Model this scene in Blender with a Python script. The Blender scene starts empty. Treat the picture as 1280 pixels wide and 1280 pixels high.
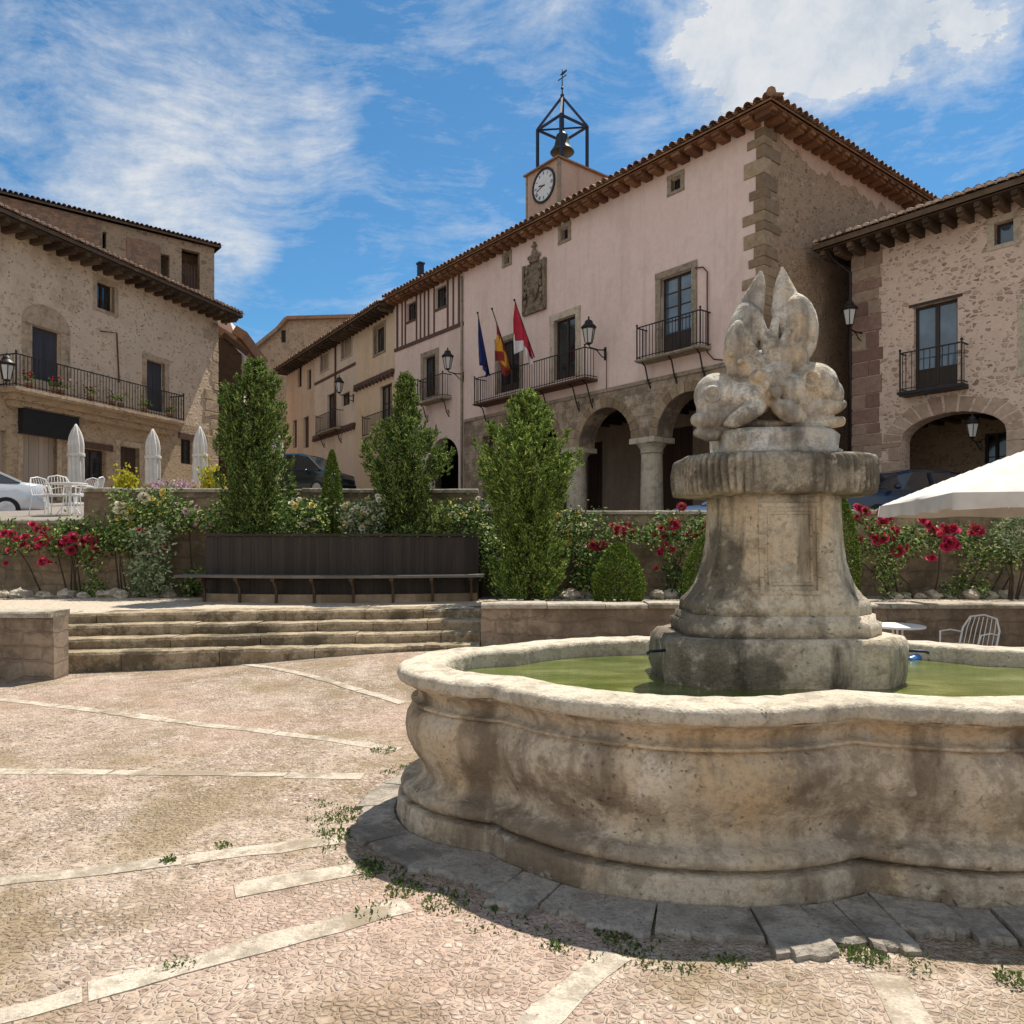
import bpy, bmesh, math, random
from mathutils import Vector, Matrix, noise as mnoise
from mathutils.geometry import delaunay_2d_cdt
R = math.radians
rnd = random.Random(7)
SC = bpy.context.scene
COL = SC.collection
F, HZ, CX, H = 938.0, 675.0, 640.0, 1.65     # focal length in pixels, horizon row, centre column, eye height

def P(px, py, Y):                             # world point seen at a pixel at a known distance
    return Vector(((px-CX)/F*Y, Y, H+(HZ-py)/F*Y))
def G(px, py, z=0.0):                         # point of a level surface
    Y = (H-z)*F/(py-HZ)
    return Vector(((px-CX)/F*Y, Y, z))
def smooth(t):
    t = max(0.0, min(1.0, t)); return t*t*(3-2*t)
def ground(x, y): return .2*smooth((x+5.2)/4.8)*smooth((y-6.4)/3.4)*(1-smooth((x+.3)/2.0))
def street(x, y): return 1.95+.085*(y-14)*max(0.0, min(1.0, (8-x)/10))
TER = .64

# ---------------------------------------------------------------- mesh builder
class MB:
    def __init__(s): s.v = []; s.f = []
    def add(s, vs, fs):
        o = len(s.v); s.v += [tuple(v) for v in vs]; s.f += [tuple(i+o for i in f) for f in fs]; return o
    def quad(s, a, b, c, d): s.add((a, b, c, d), ((0, 1, 2, 3),))
    def box(s, x0, x1, y0, y1, z0, z1, j=0.0, M=None):
        vs = [Vector((x, y, z)) for z in (z0, z1) for y in (y0, y1) for x in (x0, x1)]
        if j: vs = [v+Vector((rnd.uniform(-j, j), rnd.uniform(-j, j), rnd.uniform(-j, j))) for v in vs]
        if M is not None: vs = [M @ v for v in vs]
        s.add(vs, ((0, 2, 3, 1), (4, 5, 7, 6), (0, 1, 5, 4), (2, 6, 7, 3), (0, 4, 6, 2), (1, 3, 7, 5)))
    def beam(s, p, q, w, h=None, up=(0, 0, 1)):
        h = h or w; p = Vector(p); q = Vector(q); d = q-p; L = d.length
        if L < 1e-6: return
        d /= L; u = Vector(up)
        if abs(d.dot(u)) > .97: u = Vector((1, 0, 0))
        a = d.cross(u).normalized(); b = a.cross(d)
        vs = [p+d*(L*t)+a*(w/2*i)+b*(h/2*k) for t in (0, 1) for k in (-1, 1) for i in (-1, 1)]
        s.add(vs, ((0, 2, 3, 1), (4, 5, 7, 6), (0, 1, 5, 4), (2, 6, 7, 3), (0, 4, 6, 2), (1, 3, 7, 5)))
    def tube(s, pts, r, n=8, cap=True):
        pts = [Vector(p) for p in pts]; rs = r if isinstance(r, (list, tuple)) else [r]*len(pts)
        o = len(s.v); pa = None
        for i, p in enumerate(pts):
            d = (pts[min(i+1, len(pts)-1)]-pts[max(i-1, 0)]).normalized()
            u = Vector((0, 0, 1)) if pa is None else pa
            if abs(d.dot(u)) > .95 and pa is None: u = Vector((1, 0, 0))
            a = (u-d*u.dot(d)).normalized(); pa = a; b = d.cross(a)
            for k in range(n):
                t = 2*math.pi*k/n; s.v.append(tuple(p+a*(rs[i]*math.cos(t))+b*(rs[i]*math.sin(t))))
        for i in range(len(pts)-1):
            for k in range(n):
                s.f.append((o+i*n+k, o+i*n+(k+1) % n, o+(i+1)*n+(k+1) % n, o+(i+1)*n+k))
        if cap:
            s.f.append(tuple(o+k for k in range(n))[::-1]); m = o+(len(pts)-1)*n
            s.f.append(tuple(m+k for k in range(n)))
    def lathe(s, prof, n=20, c=(0, 0, 0), sx=1, sy=1, M=None):
        o = len(s.v)
        for r, z in prof:
            for k in range(n):
                t = 2*math.pi*k/n; v = Vector((c[0]+sx*r*math.cos(t), c[1]+sy*r*math.sin(t), c[2]+z))
                s.v.append(tuple(M @ v if M is not None else v))
        for i in range(len(prof)-1):
            for k in range(n):
                s.f.append((o+i*n+k, o+i*n+(k+1) % n, o+(i+1)*n+(k+1) % n, o+(i+1)*n+k))
        s.f.append(tuple(o+k for k in range(n))[::-1]); m = o+(len(prof)-1)*n
        s.f.append(tuple(m+k for k in range(n)))
    def loft(s, rings, cap=True, closed=True):
        n = len(rings[0]); o = len(s.v)
        for r in rings: s.v += [tuple(p) for p in r]
        for i in range(len(rings)-1):
            for k in range(n if closed else n-1):
                s.f.append((o+i*n+k, o+i*n+(k+1) % n, o+(i+1)*n+(k+1) % n, o+(i+1)*n+k))
        if cap and closed:
            s.f.append(tuple(o+k for k in range(n))[::-1]); m = o+(len(rings)-1)*n
            s.f.append(tuple(m+k for k in range(n)))
    def prism(s, pts, fn, a, b):             # pts 2-D outline; fn(x, y, t) places it at depth t
        n = len(pts); o = len(s.v)
        s.v += [tuple(fn(x, y, a)) for x, y in pts]+[tuple(fn(x, y, b)) for x, y in pts]
        s.f.append(tuple(o+i for i in range(n))); s.f.append(tuple(o+n+i for i in range(n))[::-1])
        for i in range(n): s.f.append((o+i, o+(i+1) % n, o+n+(i+1) % n, o+n+i))
    def blob(s, c, r, n=8, m=6, jit=0.0, M=None):
        rr = r if isinstance(r, (tuple, list)) else (r, r, r); o = len(s.v); c = Vector(c)
        for i in range(m+1):
            ph = math.pi*i/m
            for k in range(n):
                t = 2*math.pi*k/n; q = 1+rnd.uniform(-jit, jit)
                v = Vector((rr[0]*math.sin(ph)*math.cos(t)*q, rr[1]*math.sin(ph)*math.sin(t)*q, rr[2]*math.cos(ph)*q))
                if M is not None: v = M @ v
                s.v.append(tuple(c+v))
        for i in range(m):
            for k in range(n):
                s.f.append((o+i*n+k, o+(i+1)*n+k, o+(i+1)*n+(k+1) % n, o+i*n+(k+1) % n))
    def wall(s, outer, holes, depth, fn, back=False):   # sheet with openings; fn(x, z, d): d = depth behind the face
        vs = [Vector(p) for p in outer]; ed = [(i, (i+1) % len(outer)) for i in range(len(outer))]
        for h in holes:
            o = len(vs); vs += [Vector(p) for p in h]; ed += [(o+i, o+(i+1) % len(h)) for i in range(len(h))]
        ov, oe, of = delaunay_2d_cdt(vs, ed, [], 0, 1e-5)[:3]
        def inside(p, poly):
            c = False; n = len(poly)
            for i in range(n):
                a, b = poly[i], poly[(i+1) % n]
                if (a[1] > p[1]) != (b[1] > p[1]) and p[0] < (b[0]-a[0])*(p[1]-a[1])/(b[1]-a[1])+a[0]: c = not c
            return c
        keep = []
        for f in of:
            c = sum((ov[i] for i in f), Vector((0, 0)))/len(f)
            if inside(c, outer) and not any(inside(c, h) for h in holes): keep.append(f)
        s.add([fn(v.x, v.y, 0) for v in ov], keep)
        if back: s.add([fn(v.x, v.y, depth) for v in ov], [tuple(f)[::-1] for f in keep])
        for h in holes:
            n = len(h); s.add([fn(p[0], p[1], 0) for p in h]+[fn(p[0], p[1], depth) for p in h],
                              [(i, (i+1) % n, n+(i+1) % n, n+i) for i in range(n)])
    def build(s, name, mat, parent=None, smooth=False, recalc=True, bevel=0):
        me = bpy.data.meshes.new(name); me.from_pydata(s.v, [], s.f); 
        if recalc:
            bm = bmesh.new(); bm.from_mesh(me); bmesh.ops.recalc_face_normals(bm, faces=bm.faces); bm.to_mesh(me); bm.free()
        if smooth: me.polygons.foreach_set('use_smooth', [True]*len(me.polygons))
        me.materials.append(mat); me.update()
        o = bpy.data.objects.new(name, me); COL.objects.link(o)
        if parent is not None: o.parent = parent
        if bevel:
            b = o.modifiers.new('bevel', 'BEVEL'); b.width = bevel; b.segments = 2; b.limit_method = 'ANGLE'
        return o

def tag(o, label=None, cat=None, group=None, kind=None):
    if label: o['label'] = label
    if cat: o['category'] = cat
    if group: o['group'] = group
    if kind: o['kind'] = kind
    return o
def thing(name, label, cat, loc=(0, 0, 0), rz=0.0, group=None):
    o = bpy.data.objects.new(name, None); COL.objects.link(o); o.location = loc; o.rotation_euler = (0, 0, rz)
    o.empty_display_size = .3
    return tag(o, label, cat, group)
def dup(root, loc, rz=0.0, label=None, scale=None):
    def cp(o, par):
        c = o.copy(); COL.objects.link(c); c.parent = par
        for ch in kids(o): cp(ch, c)
        return c
    r = cp(root, None); r.location = loc; r.rotation_euler = (0, 0, rz)
    if scale: r.scale = scale
    if label: r['label'] = label
    return r
KIDS = {}
def kids(o): return [c for c in bpy.data.objects if c.parent == o]
def struct(mb, name, mat, label, **k): return tag(mb.build(name, mat, **k), label, name.replace('_', ' '), kind='structure')

# ---------------------------------------------------------------- materials
class NT:
    def __init__(s, name):
        s.m = bpy.data.materials.new(name); s.m.use_nodes = True; s.t = s.m.node_tree
        s.b = s.t.nodes['Principled BSDF']; s.out = s.t.nodes['Material Output']; s._c = None
    def n(s, typ, ins=None, **props):
        nd = s.t.nodes.new(typ)
        for k, v in props.items(): setattr(nd, k, v)
        for k, v in (ins or {}).items():
            if isinstance(v, bpy.types.NodeSocket): s.t.links.new(v, nd.inputs[k])
            else: nd.inputs[k].default_value = v
        return nd
    def co(s):
        if s._c is None: s._c = s.n('ShaderNodeTexCoord').outputs['Object']
        return s._c
    def scaled(s, sc, vec=None, loc=(0, 0, 0), rot=(0, 0, 0)):
        return s.n('ShaderNodeMapping', {'Vector': vec or s.co(), 'Scale': sc, 'Location': loc, 'Rotation': rot}).outputs[0]
    def noise(s, scale, detail=4, rough=.55, vec=None, dist=0.0, col=False):
        nd = s.n('ShaderNodeTexNoise', {'Vector': vec or s.co(), 'Scale': scale, 'Detail': detail, 'Roughness': rough, 'Distortion': dist})
        return nd.outputs['Color' if col else 'Fac']
    def ramp(s, fac, stops, interp='LINEAR'):
        r = s.n('ShaderNodeValToRGB', {'Fac': fac}); e = r.color_ramp.elements; r.color_ramp.interpolation = interp
        while len(e) < len(stops): e.new(.5)
        for i, (p, c) in enumerate(stops):
            e[i].position = p; c = c if isinstance(c, (tuple, list)) else (c, c, c); e[i].color = (*c[:3], 1)
        return r.outputs[0]
    def mix(s, fac, a, b, mode='MIX'):
        nd = s.n('ShaderNodeMix', data_type='RGBA', blend_type=mode)
        for i, v in ((0, fac), (6, a), (7, b)):
            if isinstance(v, bpy.types.NodeSocket): s.t.links.new(v, nd.inputs[i])
            else: nd.inputs[i].default_value = v if i == 0 else (*v[:3], 1)
        return nd.outputs[2]
    def math(s, op, a, b=0.0, c=None):
        d = {0: a, 1: b}
        if c is not None: d[2] = c
        return s.n('ShaderNodeMath', d, operation=op).outputs[0]
    def warp(s, vec, scale, amt):
        nz = s.n('ShaderNodeTexNoise', {'Vector': vec, 'Scale': scale, 'Detail': 2}).outputs['Color']
        d = s.n('ShaderNodeVectorMath', {0: nz, 1: (.5, .5, .5)}, operation='SUBTRACT').outputs[0]
        d = s.n('ShaderNodeVectorMath', {0: d, 'Scale': amt}, operation='SCALE').outputs[0]
        return s.n('ShaderNodeVectorMath', {0: vec, 1: d}, operation='ADD').outputs[0]
    def bump(s, h, strength=.4, dist=.02, prev=None):
        d = {'Height': h, 'Strength': strength, 'Distance': dist}
        if prev is not None: d['Normal'] = prev
        return s.n('ShaderNodeBump', d).outputs[0]
    def done(s, col, rough=.85, nrm=None, spec=.3, metal=0.0):
        for k, v in (('Base Color', col), ('Roughness', rough), ('Normal', nrm), ('Specular IOR Level', spec), ('Metallic', metal)):
            if v is None: continue
            if isinstance(v, bpy.types.NodeSocket): s.t.links.new(v, s.b.inputs[k])
            else: s.b.inputs[k].default_value = (*v, 1) if isinstance(v, tuple) else v
        return s.m

def m_flat(name, c, rough=.6, metal=0.0, var=.25, scale=6, spec=.4, bump=.1):
    t = NT(name); nz = t.noise(scale, 5, .6)
    c2 = tuple(max(0, x*(1-var)) for x in c); c3 = tuple(min(1, x*(1+var)) for x in c)
    return t.done(t.ramp(nz, [(.3, c2), (.7, c3)]), rough, t.bump(t.noise(scale*6, 3), bump, .01), spec, metal)

def m_stone(name, c1, c2, dark, dk=.55, scale=1.5, bump=.5, streak=0.0, orange=None, pits=True, lichen=None, runoff=None, crisp=.07):
    t = NT(name)
    base = t.ramp(t.noise(scale, 6, .62, dist=.4), [(.3, c1), (.7, c2)])
    if orange:
        base = t.mix(t.ramp(t.noise(scale*1.3, 4, .6, vec=t.scaled((1, 1, .6), loc=(3.1, 1.7, .4))), [(.5, 0), (.66, .75)]), base, orange)
    dn = t.noise(scale*.9, 12, .70, vec=t.scaled((1, 1, 1), loc=(7, 2, 5)))
    if runoff:                                               # grime left by splashing water: (x edge, z edge) in object space
        sp = t.n('ShaderNodeSeparateXYZ', {0: t.co()})
        gx = t.n('ShaderNodeMapRange', {0: sp.outputs[0], 1: runoff[0]-.25, 2: runoff[0]+.25, 3: .15, 4: -.02}).outputs[0]
        gz = t.n('ShaderNodeMapRange', {0: sp.outputs[2], 1: runoff[1]-.35, 2: runoff[1]+.35, 3: 1.0, 4: .0}).outputs[0]
        dn = t.math('ADD', dn, t.math('MULTIPLY', gx, gz))
    dm = t.ramp(dn, [(dk, 0), (dk+crisp, .72), (dk+.2, .92)])
    base = t.mix(t.ramp(t.noise(scale*3.2, 10, .72, vec=t.scaled((1, 1, 1), loc=(3, 3, 9))), [(.50, 0), (.56, .5), (.70, .75)]), base, tuple(x*.55 for x in c1))
    base = t.mix(dm, base, dark)
    if streak:
        sm = t.ramp(t.noise(2.2, 5, .6, vec=t.scaled((2.2, 2.2, .35), loc=(1, 9, 2))), [(.50, 0), (.66, streak)])
        base = t.mix(sm, base, dark)
    if lichen:
        base = t.mix(t.ramp(t.noise(scale*5, 3, .7, vec=t.scaled((1, 1, 1), loc=(2, 8, 1))), [(.62, 0), (.7, .6)]), base, lichen)
    fine = t.noise(scale*22, 5, .7)
    base = t.mix(t.ramp(fine, [(.32, .6), (.52, 0)]), base, tuple(x*.55 for x in c1))
    nb = t.bump(t.noise(scale*4, 6, .65), bump, .05)
    nb = t.bump(fine, bump*.8, .012, nb)
    if pits:
        vo = t.n('ShaderNodeTexVoronoi', {'Vector': t.warp(t.warp(t.co(), 4, .2), 22, .05), 'Scale': scale*15}).outputs['Distance']
        pm = t.math('MULTIPLY', t.ramp(vo, [(.06, 1), (.26, 0)]), t.ramp(t.noise(scale*2.6, 7, .7), [(.50, 0), (.58, 1)]))
        base = t.mix(t.math('MULTIPLY', pm, .75), base, tuple(x*.5 for x in dark))
        nb = t.bump(t.math('SUBTRACT', 1.0, pm), .5, .02, nb)
    return t.done(base, .9, nb, .2)

def m_rubble(name, cols, mortar, scale=4.0, flat=1.7, cover=.45, bump=.6, rnd_=1.0, soft=.06, stain=(.12, .10, .08), stk=.62, blend=0.0, holes=0.0, hide=0.0):
    t = NT(name)
    v = t.warp(t.warp(t.scaled((1, 1, flat)), 2.2, .14), 9.0, .05)
    e = t.n('ShaderNodeTexVoronoi', {'Vector': v, 'Scale': scale, 'Randomness': rnd_}, feature='DISTANCE_TO_EDGE').outputs['Distance']
    ce = t.n('ShaderNodeTexVoronoi', {'Vector': v, 'Scale': scale, 'Randomness': rnd_}).outputs['Color']
    sepn = t.n('ShaderNodeSeparateColor', {0: ce}); sep = sepn.outputs[0]
    k = len(cols)
    sc = t.ramp(sep, [(i/max(1, k-1), c) for i, c in enumerate(cols)])
    sc = t.mix(t.ramp(t.noise(scale*5, 5, .65), [(.35, .45), (.65, 0)]), sc, tuple(x*.6 for x in cols[0]))
    mort = t.mix(t.noise(scale*3, 5, .7), tuple(x*.72 for x in mortar), tuple(min(1, x*1.15) for x in mortar))
    cov = t.math('MULTIPLY', t.noise(.8, 4, .6), cover)         # mortar smeared wider in places
    mm = t.math('SUBTRACT', e, t.math('MULTIPLY', cov, .32))
    mask = t.ramp(mm, [(.0, 0), (soft, 1)])
    if hide: mask = t.math('MULTIPLY', mask, t.ramp(sepn.outputs[1], [(hide-.08, .12), (hide+.08, 1)]))   # stones still flush under render
    if blend:                                                # render left over the stones in broad patches
        pm = t.ramp(t.noise(.7, 6, .7, vec=t.scaled((1, 1, 1), loc=(2, 6, 3))), [(.42, 0.0), (.62, blend)]); mask = t.math('MULTIPLY', mask, t.math('SUBTRACT', 1.0, pm))
    base = t.mix(mask, mort, sc)
    base = t.mix(t.ramp(t.noise(1.6, 6, .65, vec=t.scaled((1, 1, 1), loc=(6, 1, 2))), [(.35, .35), (.6, 0)]), base, tuple(x*.62 for x in mortar))
    if holes:
        hv = t.n('ShaderNodeTexVoronoi', {'Vector': v, 'Scale': scale*2.1}); hs = t.n('ShaderNodeSeparateColor', {0: hv.outputs['Color']}).outputs[0]
        hm = t.math('MULTIPLY', t.ramp(hs, [(.80, 0), (.84, 1)]), t.ramp(hv.outputs['Distance'], [(.22, holes), (.42, 0)])); base = t.mix(hm, base, tuple(x*.28 for x in mortar))
    base = t.mix(t.ramp(t.noise(.45, 7, .7, vec=t.scaled((1, 1, .7), loc=(4, 1, 8))), [(stk, 0), (stk+.16, .6)]), base, stain)
    nb = t.bump(mask, bump, .03); nb = t.bump(t.noise(scale*9, 5, .7), .35, .012, nb)
    return t.done(base, .92, nb, .15)

def m_blocks(name, cols, mortar, w=.6, h=.32, axis='x', bump=.5, msz=.012, stain=(.12, .1, .08), stk=.6, wob=.06, hide=0.0):
    t = NT(name)
    sp = t.n('ShaderNodeSeparateXYZ', {0: t.warp(t.warp(t.co(), 1.6, wob), 7.0, wob*.35)})
    uv = t.n('ShaderNodeCombineXYZ', {0: sp.outputs[{'x': 0, 'y': 1}[axis]], 1: sp.outputs[2]}).outputs[0]
    br = t.n('ShaderNodeTexBrick', {'Vector': uv, 'Color1': (0, 0, 0, 1), 'Color2': (1, 1, 1, 1), 'Mortar': (.5, .5, .5, 1), 'Scale': 1.0,
             'Mortar Size': msz, 'Mortar Smooth': .3, 'Bias': 0.0, 'Brick Width': w, 'Row Height': h})
    sc = t.ramp(br.outputs['Color'], [(i/max(1, len(cols)-1), c) for i, c in enumerate(cols)])
    sc = t.mix(t.ramp(t.noise(3.5, 6, .7), [(.35, .5), (.65, 0)]), sc, tuple(x*.65 for x in cols[0]))
    if hide: sc = t.mix(t.ramp(t.noise(1.3, 7, .7, vec=t.scaled((1, 1, 1), loc=(8, 3, 2))), [(.34, 0), (.48, hide)]), sc, mortar)
    base = t.mix(br.outputs['Fac'], sc, tuple(x*.82 for x in mortar))
    base = t.mix(t.ramp(t.noise(2.6, 10, .72, vec=t.scaled((1, 1, 1), loc=(5, 9, 2))), [(.48, 0), (.56, .6)]), base, stain)
    base = t.mix(t.ramp(t.noise(9, 8, .72), [(.36, .55), (.56, 0)]), base, tuple(x*.5 for x in mortar))
    base = t.mix(t.ramp(t.noise(.7, 7, .7, vec=t.scaled((1, 1, .7), loc=(4, 1, 8))), [(stk, 0), (stk+.16, .65)]), base, stain)
    nb = t.bump(t.math('SUBTRACT', 1.0, br.outputs['Fac']), bump, .02); nb = t.bump(t.noise(18, 5, .7), .35, .015, nb)
    return t.done(base, .9, nb, .2)

def m_plaster(name, c1, c2, stain, scale=.35, stk=.53, bump=.4, streak=.6):
    t = NT(name)
    base = t.ramp(t.noise(scale, 7, .65, dist=.5), [(.3, c1), (.7, c2)])
    base = t.mix(t.ramp(t.noise(1.1, 7, .7, vec=t.scaled((1, 1, .5), loc=(5, 3, 1))), [(stk, 0), (stk+.18, .6)]), base, stain)
    base = t.mix(t.ramp(t.noise(1.0, 7, .65, vec=t.scaled((2.5, 2.5, .16))), [(.52, 0), (.70, streak)]), base, stain)
    base = t.mix(t.ramp(t.noise(5.0, 9, .72), [(.34, .35), (.55, 0)]), base, stain)
    nb = t.bump(t.noise(3, 6, .65), bump, .03); nb = t.bump(t.noise(40, 4, .7), bump, .006, nb)
    return t.done(base, .93, nb, .12)

def m_wood(name, c, c2, rough=.7, axis=2, var=.3, sc=12):
    t = NT(name); s = [sc, sc, sc]; s[axis] = .7
    g = t.noise(1.0, 6, .65, vec=t.scaled(tuple(s)), dist=.6)
    ri = t.n('ShaderNodeNewGeometry').outputs['Random Per Island']
    base = t.mix(t.math('MULTIPLY', ri, var), t.ramp(g, [(.3, c), (.7, c2)]), tuple(x*.5 for x in c))
    return t.done(base, rough, t.bump(g, .3, .008), .3)

def m_island(name, stops, rough=.85, bump=.3, scale=20, stain=None, stk=.58):
    t = NT(name); ri = t.n('ShaderNodeNewGeometry').outputs['Random Per Island']
    base = t.ramp(ri, stops); nz = t.noise(scale, 4, .6)
    base = t.mix(t.ramp(nz, [(.35, .4), (.65, 0)]), base, tuple(x*.5 for x in stops[0][1]))
    if stain: base = t.mix(t.ramp(t.noise(1.2, 6, .7), [(stk, 0), (stk+.15, .7)]), base, stain)
    return t.done(base, rough, t.bump(nz, bump, .01), .2)

def m_leaf(name, stops, trans=.35, rough=.55):
    t = NT(name); ri = t.n('ShaderNodeNewGeometry').outputs['Random Per Island']
    col = t.ramp(ri, stops); t.done(col, .7, None, .12)
    tr = t.n('ShaderNodeBsdfTranslucent', {'Color': t.mix(.3, col, (.20, .30, .04), 'MIX')})
    ms = t.n('ShaderNodeMixShader', {0: trans, 1: t.b.outputs[0], 2: tr.outputs[0]})
    t.t.links.new(ms.outputs[0], t.out.inputs[0]); return t.m

def m_glass(name, c=(.012, .016, .02), rough=.06):
    t = NT(name); nz = t.noise(1.4, 2)
    return t.done(t.ramp(nz, [(.4, c), (.6, tuple(x*1.8 for x in c))]), rough, t.bump(nz, .05, .05), .9)
M = {}
M['shaft'] = m_stone('stained_pedestal_stone', (.50, .41, .295), (.68, .59, .455), (.075, .062, .045), dk=.555, scale=1.8, bump=.8, streak=.95, orange=(.58, .40, .22), lichen=(.50, .48, .42), runoff=(-.08, 1.5))
M['fountain'] = m_stone('weathered_limestone', (.44, .34, .215), (.60, .49, .335), (.095, .075, .05), dk=.55, scale=1.8, bump=.7, streak=.8, orange=(.52, .32, .135), lichen=(.50, .48, .42))
M['basin'] = m_stone('basin_stone', (.43, .345, .245), (.66, .565, .44), (.145, .105, .07), dk=.515, scale=1.5, bump=.8, streak=.85, orange=(.54, .38, .21), lichen=(.52, .48, .40))
M['rim'] = m_stone('rim_stone', (.47, .40, .30), (.60, .53, .42), (.20, .165, .12), dk=.57, scale=2.4, bump=.6, lichen=(.6, .57, .5))
M['sculpture'] = m_stone('sculpture_stone', (.52, .455, .36), (.80, .75, .66), (.12, .10, .08), dk=.53, pits=False, scale=3.0, bump=.7, streak=.75, orange=(.58, .40, .21), lichen=(.30, .28, .25))
M['bowl'] = m_stone('bowl_stone', (.30, .25, .185), (.56, .49, .38), (.085, .07, .05), dk=.46, scale=2.6, bump=.7, streak=.85, lichen=(.5, .46, .38))
M['slab'] = m_stone('paving_slab_stone', (.29, .25, .205), (.42, .37, .305), (.15, .125, .10), dk=.52, scale=2.2, bump=.7)
M['strip'] = m_stone('paving_strip_stone', (.45, .38, .295), (.56, .485, .39), (.25, .195, .135), dk=.51, scale=3.0, bump=.6)
M['step'] = m_stone('step_stone', (.25, .185, .11), (.45, .365, .25), (.08, .062, .038), dk=.50, scale=2.0, bump=.6, lichen=(.46, .43, .36))
M['cap'] = m_stone('cap_stone', (.32, .27, .2), (.46, .41, .33), (.12, .1, .075), dk=.56, scale=2.0, bump=.5)
M['surround'] = m_stone('window_surround_stone', (.27, .215, .155), (.36, .30, .225), (.12, .10, .075), dk=.58, scale=2.0, bump=.3, pits=False)
M['lsurround'] = m_stone('pale_surround_stone', (.46, .39, .29), (.56, .48, .37), (.2, .16, .12), dk=.62, scale=1.5, bump=.3, pits=False)
M['wsurround'] = m_stone('worn_surround_stone', (.44, .32, .21), (.55, .42, .29), (.22, .16, .10), dk=.56, scale=1.8, bump=.45)
M['quoin'] = m_island('quoin_stone', [(0, (.19, .135, .085)), (.5, (.30, .22, .14)), (1, (.40, .30, .20))], scale=7, stain=(.09, .08, .06))
M['redquoin'] = m_island('red_quoin_stone', [(0, (.20, .115, .095)), (.4, (.27, .17, .135)), (.75, (.33, .24, .18)), (1, (.38, .30, .22))], scale=7)
M['archstone'] = m_island('tan_arch_stone', [(0, (.34, .235, .17)), (.5, (.44, .32, .235)), (1, (.54, .41, .31))], scale=7)
M['carved'] = m_stone('carved_stone', (.20, .155, .11), (.30, .24, .17), (.07, .055, .04), dk=.5, scale=4, bump=.6)
M['pink'] = m_plaster('pink_plaster', (.665, .51, .45), (.745, .59, .525), (.53, .395, .34))
M['pinkpale'] = m_plaster('pale_pink_plaster', (.63, .49, .43), (.70, .56, .49), (.48, .36, .30))
M['ochre'] = m_plaster('ochre_plaster', (.58, .45, .31), (.66, .52, .37), (.42, .32, .22))
M['creamp'] = m_plaster('cream_plaster', (.60, .49, .39), (.68, .56, .45), (.42, .34, .27))
M['peach'] = m_plaster('peach_plaster', (.56, .42, .31), (.64, .49, .37), (.40, .29, .20))
M['towerp'] = m_plaster('tower_plaster', (.44, .30, .235), (.52, .38, .30), (.34, .2, .12), stk=.55)
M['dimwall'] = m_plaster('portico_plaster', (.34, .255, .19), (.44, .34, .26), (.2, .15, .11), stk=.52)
M['arcade'] = m_blocks('arcade_ashlar', [(.32, .24, .165), (.42, .325, .23), (.52, .41, .30)], (.33, .255, .185), w=.75, h=.38, bump=.45, stain=(.11, .09, .07), stk=.5)
M['sidewall'] = m_rubble('brown_rubble_masonry', [(.17, .12, .075), (.32, .225, .145), (.46, .32, .215), (.26, .20, .145), (.55, .40, .28)], (.36, .255, .17), scale=5.0, flat=1.5, cover=.65, soft=.09, stk=.56, blend=.1, holes=.9, hide=.22, stain=(.13, .10, .065))
M['leftwall'] = m_rubble('plastered_rubble_masonry', [(.58, .43, .295), (.63, .475, .33), (.46, .335, .225)], (.70, .54, .39), scale=4.2, flat=1.4, cover=.95, bump=.8, soft=.12, stain=(.28, .19, .115), stk=.53, blend=.6, holes=.9, hide=.5)
M['leftbase'] = m_rubble('warm_rubble_masonry', [(.36, .25, .15), (.44, .31, .195), (.50, .37, .24), (.31, .215, .135)], (.46, .335, .215), scale=4.4, flat=1.6, cover=.7, bump=.9, soft=.07, stk=.56, blend=.3, holes=.8, hide=.3)
M['rightwall'] = m_rubble('pinkish_rubble_masonry', [(.25, .14, .10), (.38, .24, .175), (.55, .41, .31), (.64, .49, .37), (.30, .20, .155)], (.69, .53, .425), scale=5.6, flat=1.6, cover=.85, bump=.9, soft=.08, stain=(.33, .23, .165), stk=.60, blend=.4, holes=.9, hide=.42)
M['retain'] = m_blocks('retaining_wall_masonry', [(.22, .155, .095), (.36, .26, .16), (.50, .37, .23), (.30, .215, .14)], (.34, .25, .165), w=.62, h=.27, wob=.26, bump=.9, msz=.016, stain=(.10, .078, .052), stk=.44, hide=.85)
M['pier'] = m_blocks('low_wall_masonry', [(.22, .16, .11), (.34, .25, .175), (.44, .34, .24), (.28, .20, .14)], (.33, .25, .18), w=.46, h=.19, wob=.24, bump=.9, msz=.014, stain=(.11, .082, .055), stk=.44, hide=.95)
M['ruin'] = m_rubble('old_brown_masonry', [(.22, .15, .10), (.36, .25, .165), (.46, .34, .23)], (.40, .29, .20), scale=3.4, flat=1.4, cover=.6, stk=.55, hide=.3, holes=.7)
M['brick'] = m_blocks('old_brick', [(.30, .14, .085), (.38, .19, .115), (.42, .25, .16)], (.34, .25, .18), w=.3, h=.09, stk=.6)
M['tile'] = m_island('terracotta_tile', [(0, (.17, .085, .055)), (.4, (.29, .15, .085)), (.7, (.36, .21, .125)), (1, (.30, .235, .18))], scale=9, stain=(.13, .115, .085), stk=.5)
M['mortarcap'] = m_flat('mortar_white', (.55, .48, .42), .9, scale=10)
M['eaves'] = m_island('eaves_timber', [(0, (.13, .06, .035)), (.5, (.21, .10, .05)), (1, (.27, .14, .07))], scale=5)
M['darkeaves'] = m_island('dark_eaves_timber', [(0, (.05, .032, .022)), (.6, (.09, .058, .038)), (1, (.14, .095, .06))], scale=5)
M['beam'] = m_wood('timber_beam', (.075, .04, .03), (.14, .08, .06))
M['frame'] = m_wood('dark_window_wood', (.028, .02, .016), (.06, .042, .03), .55)
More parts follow.
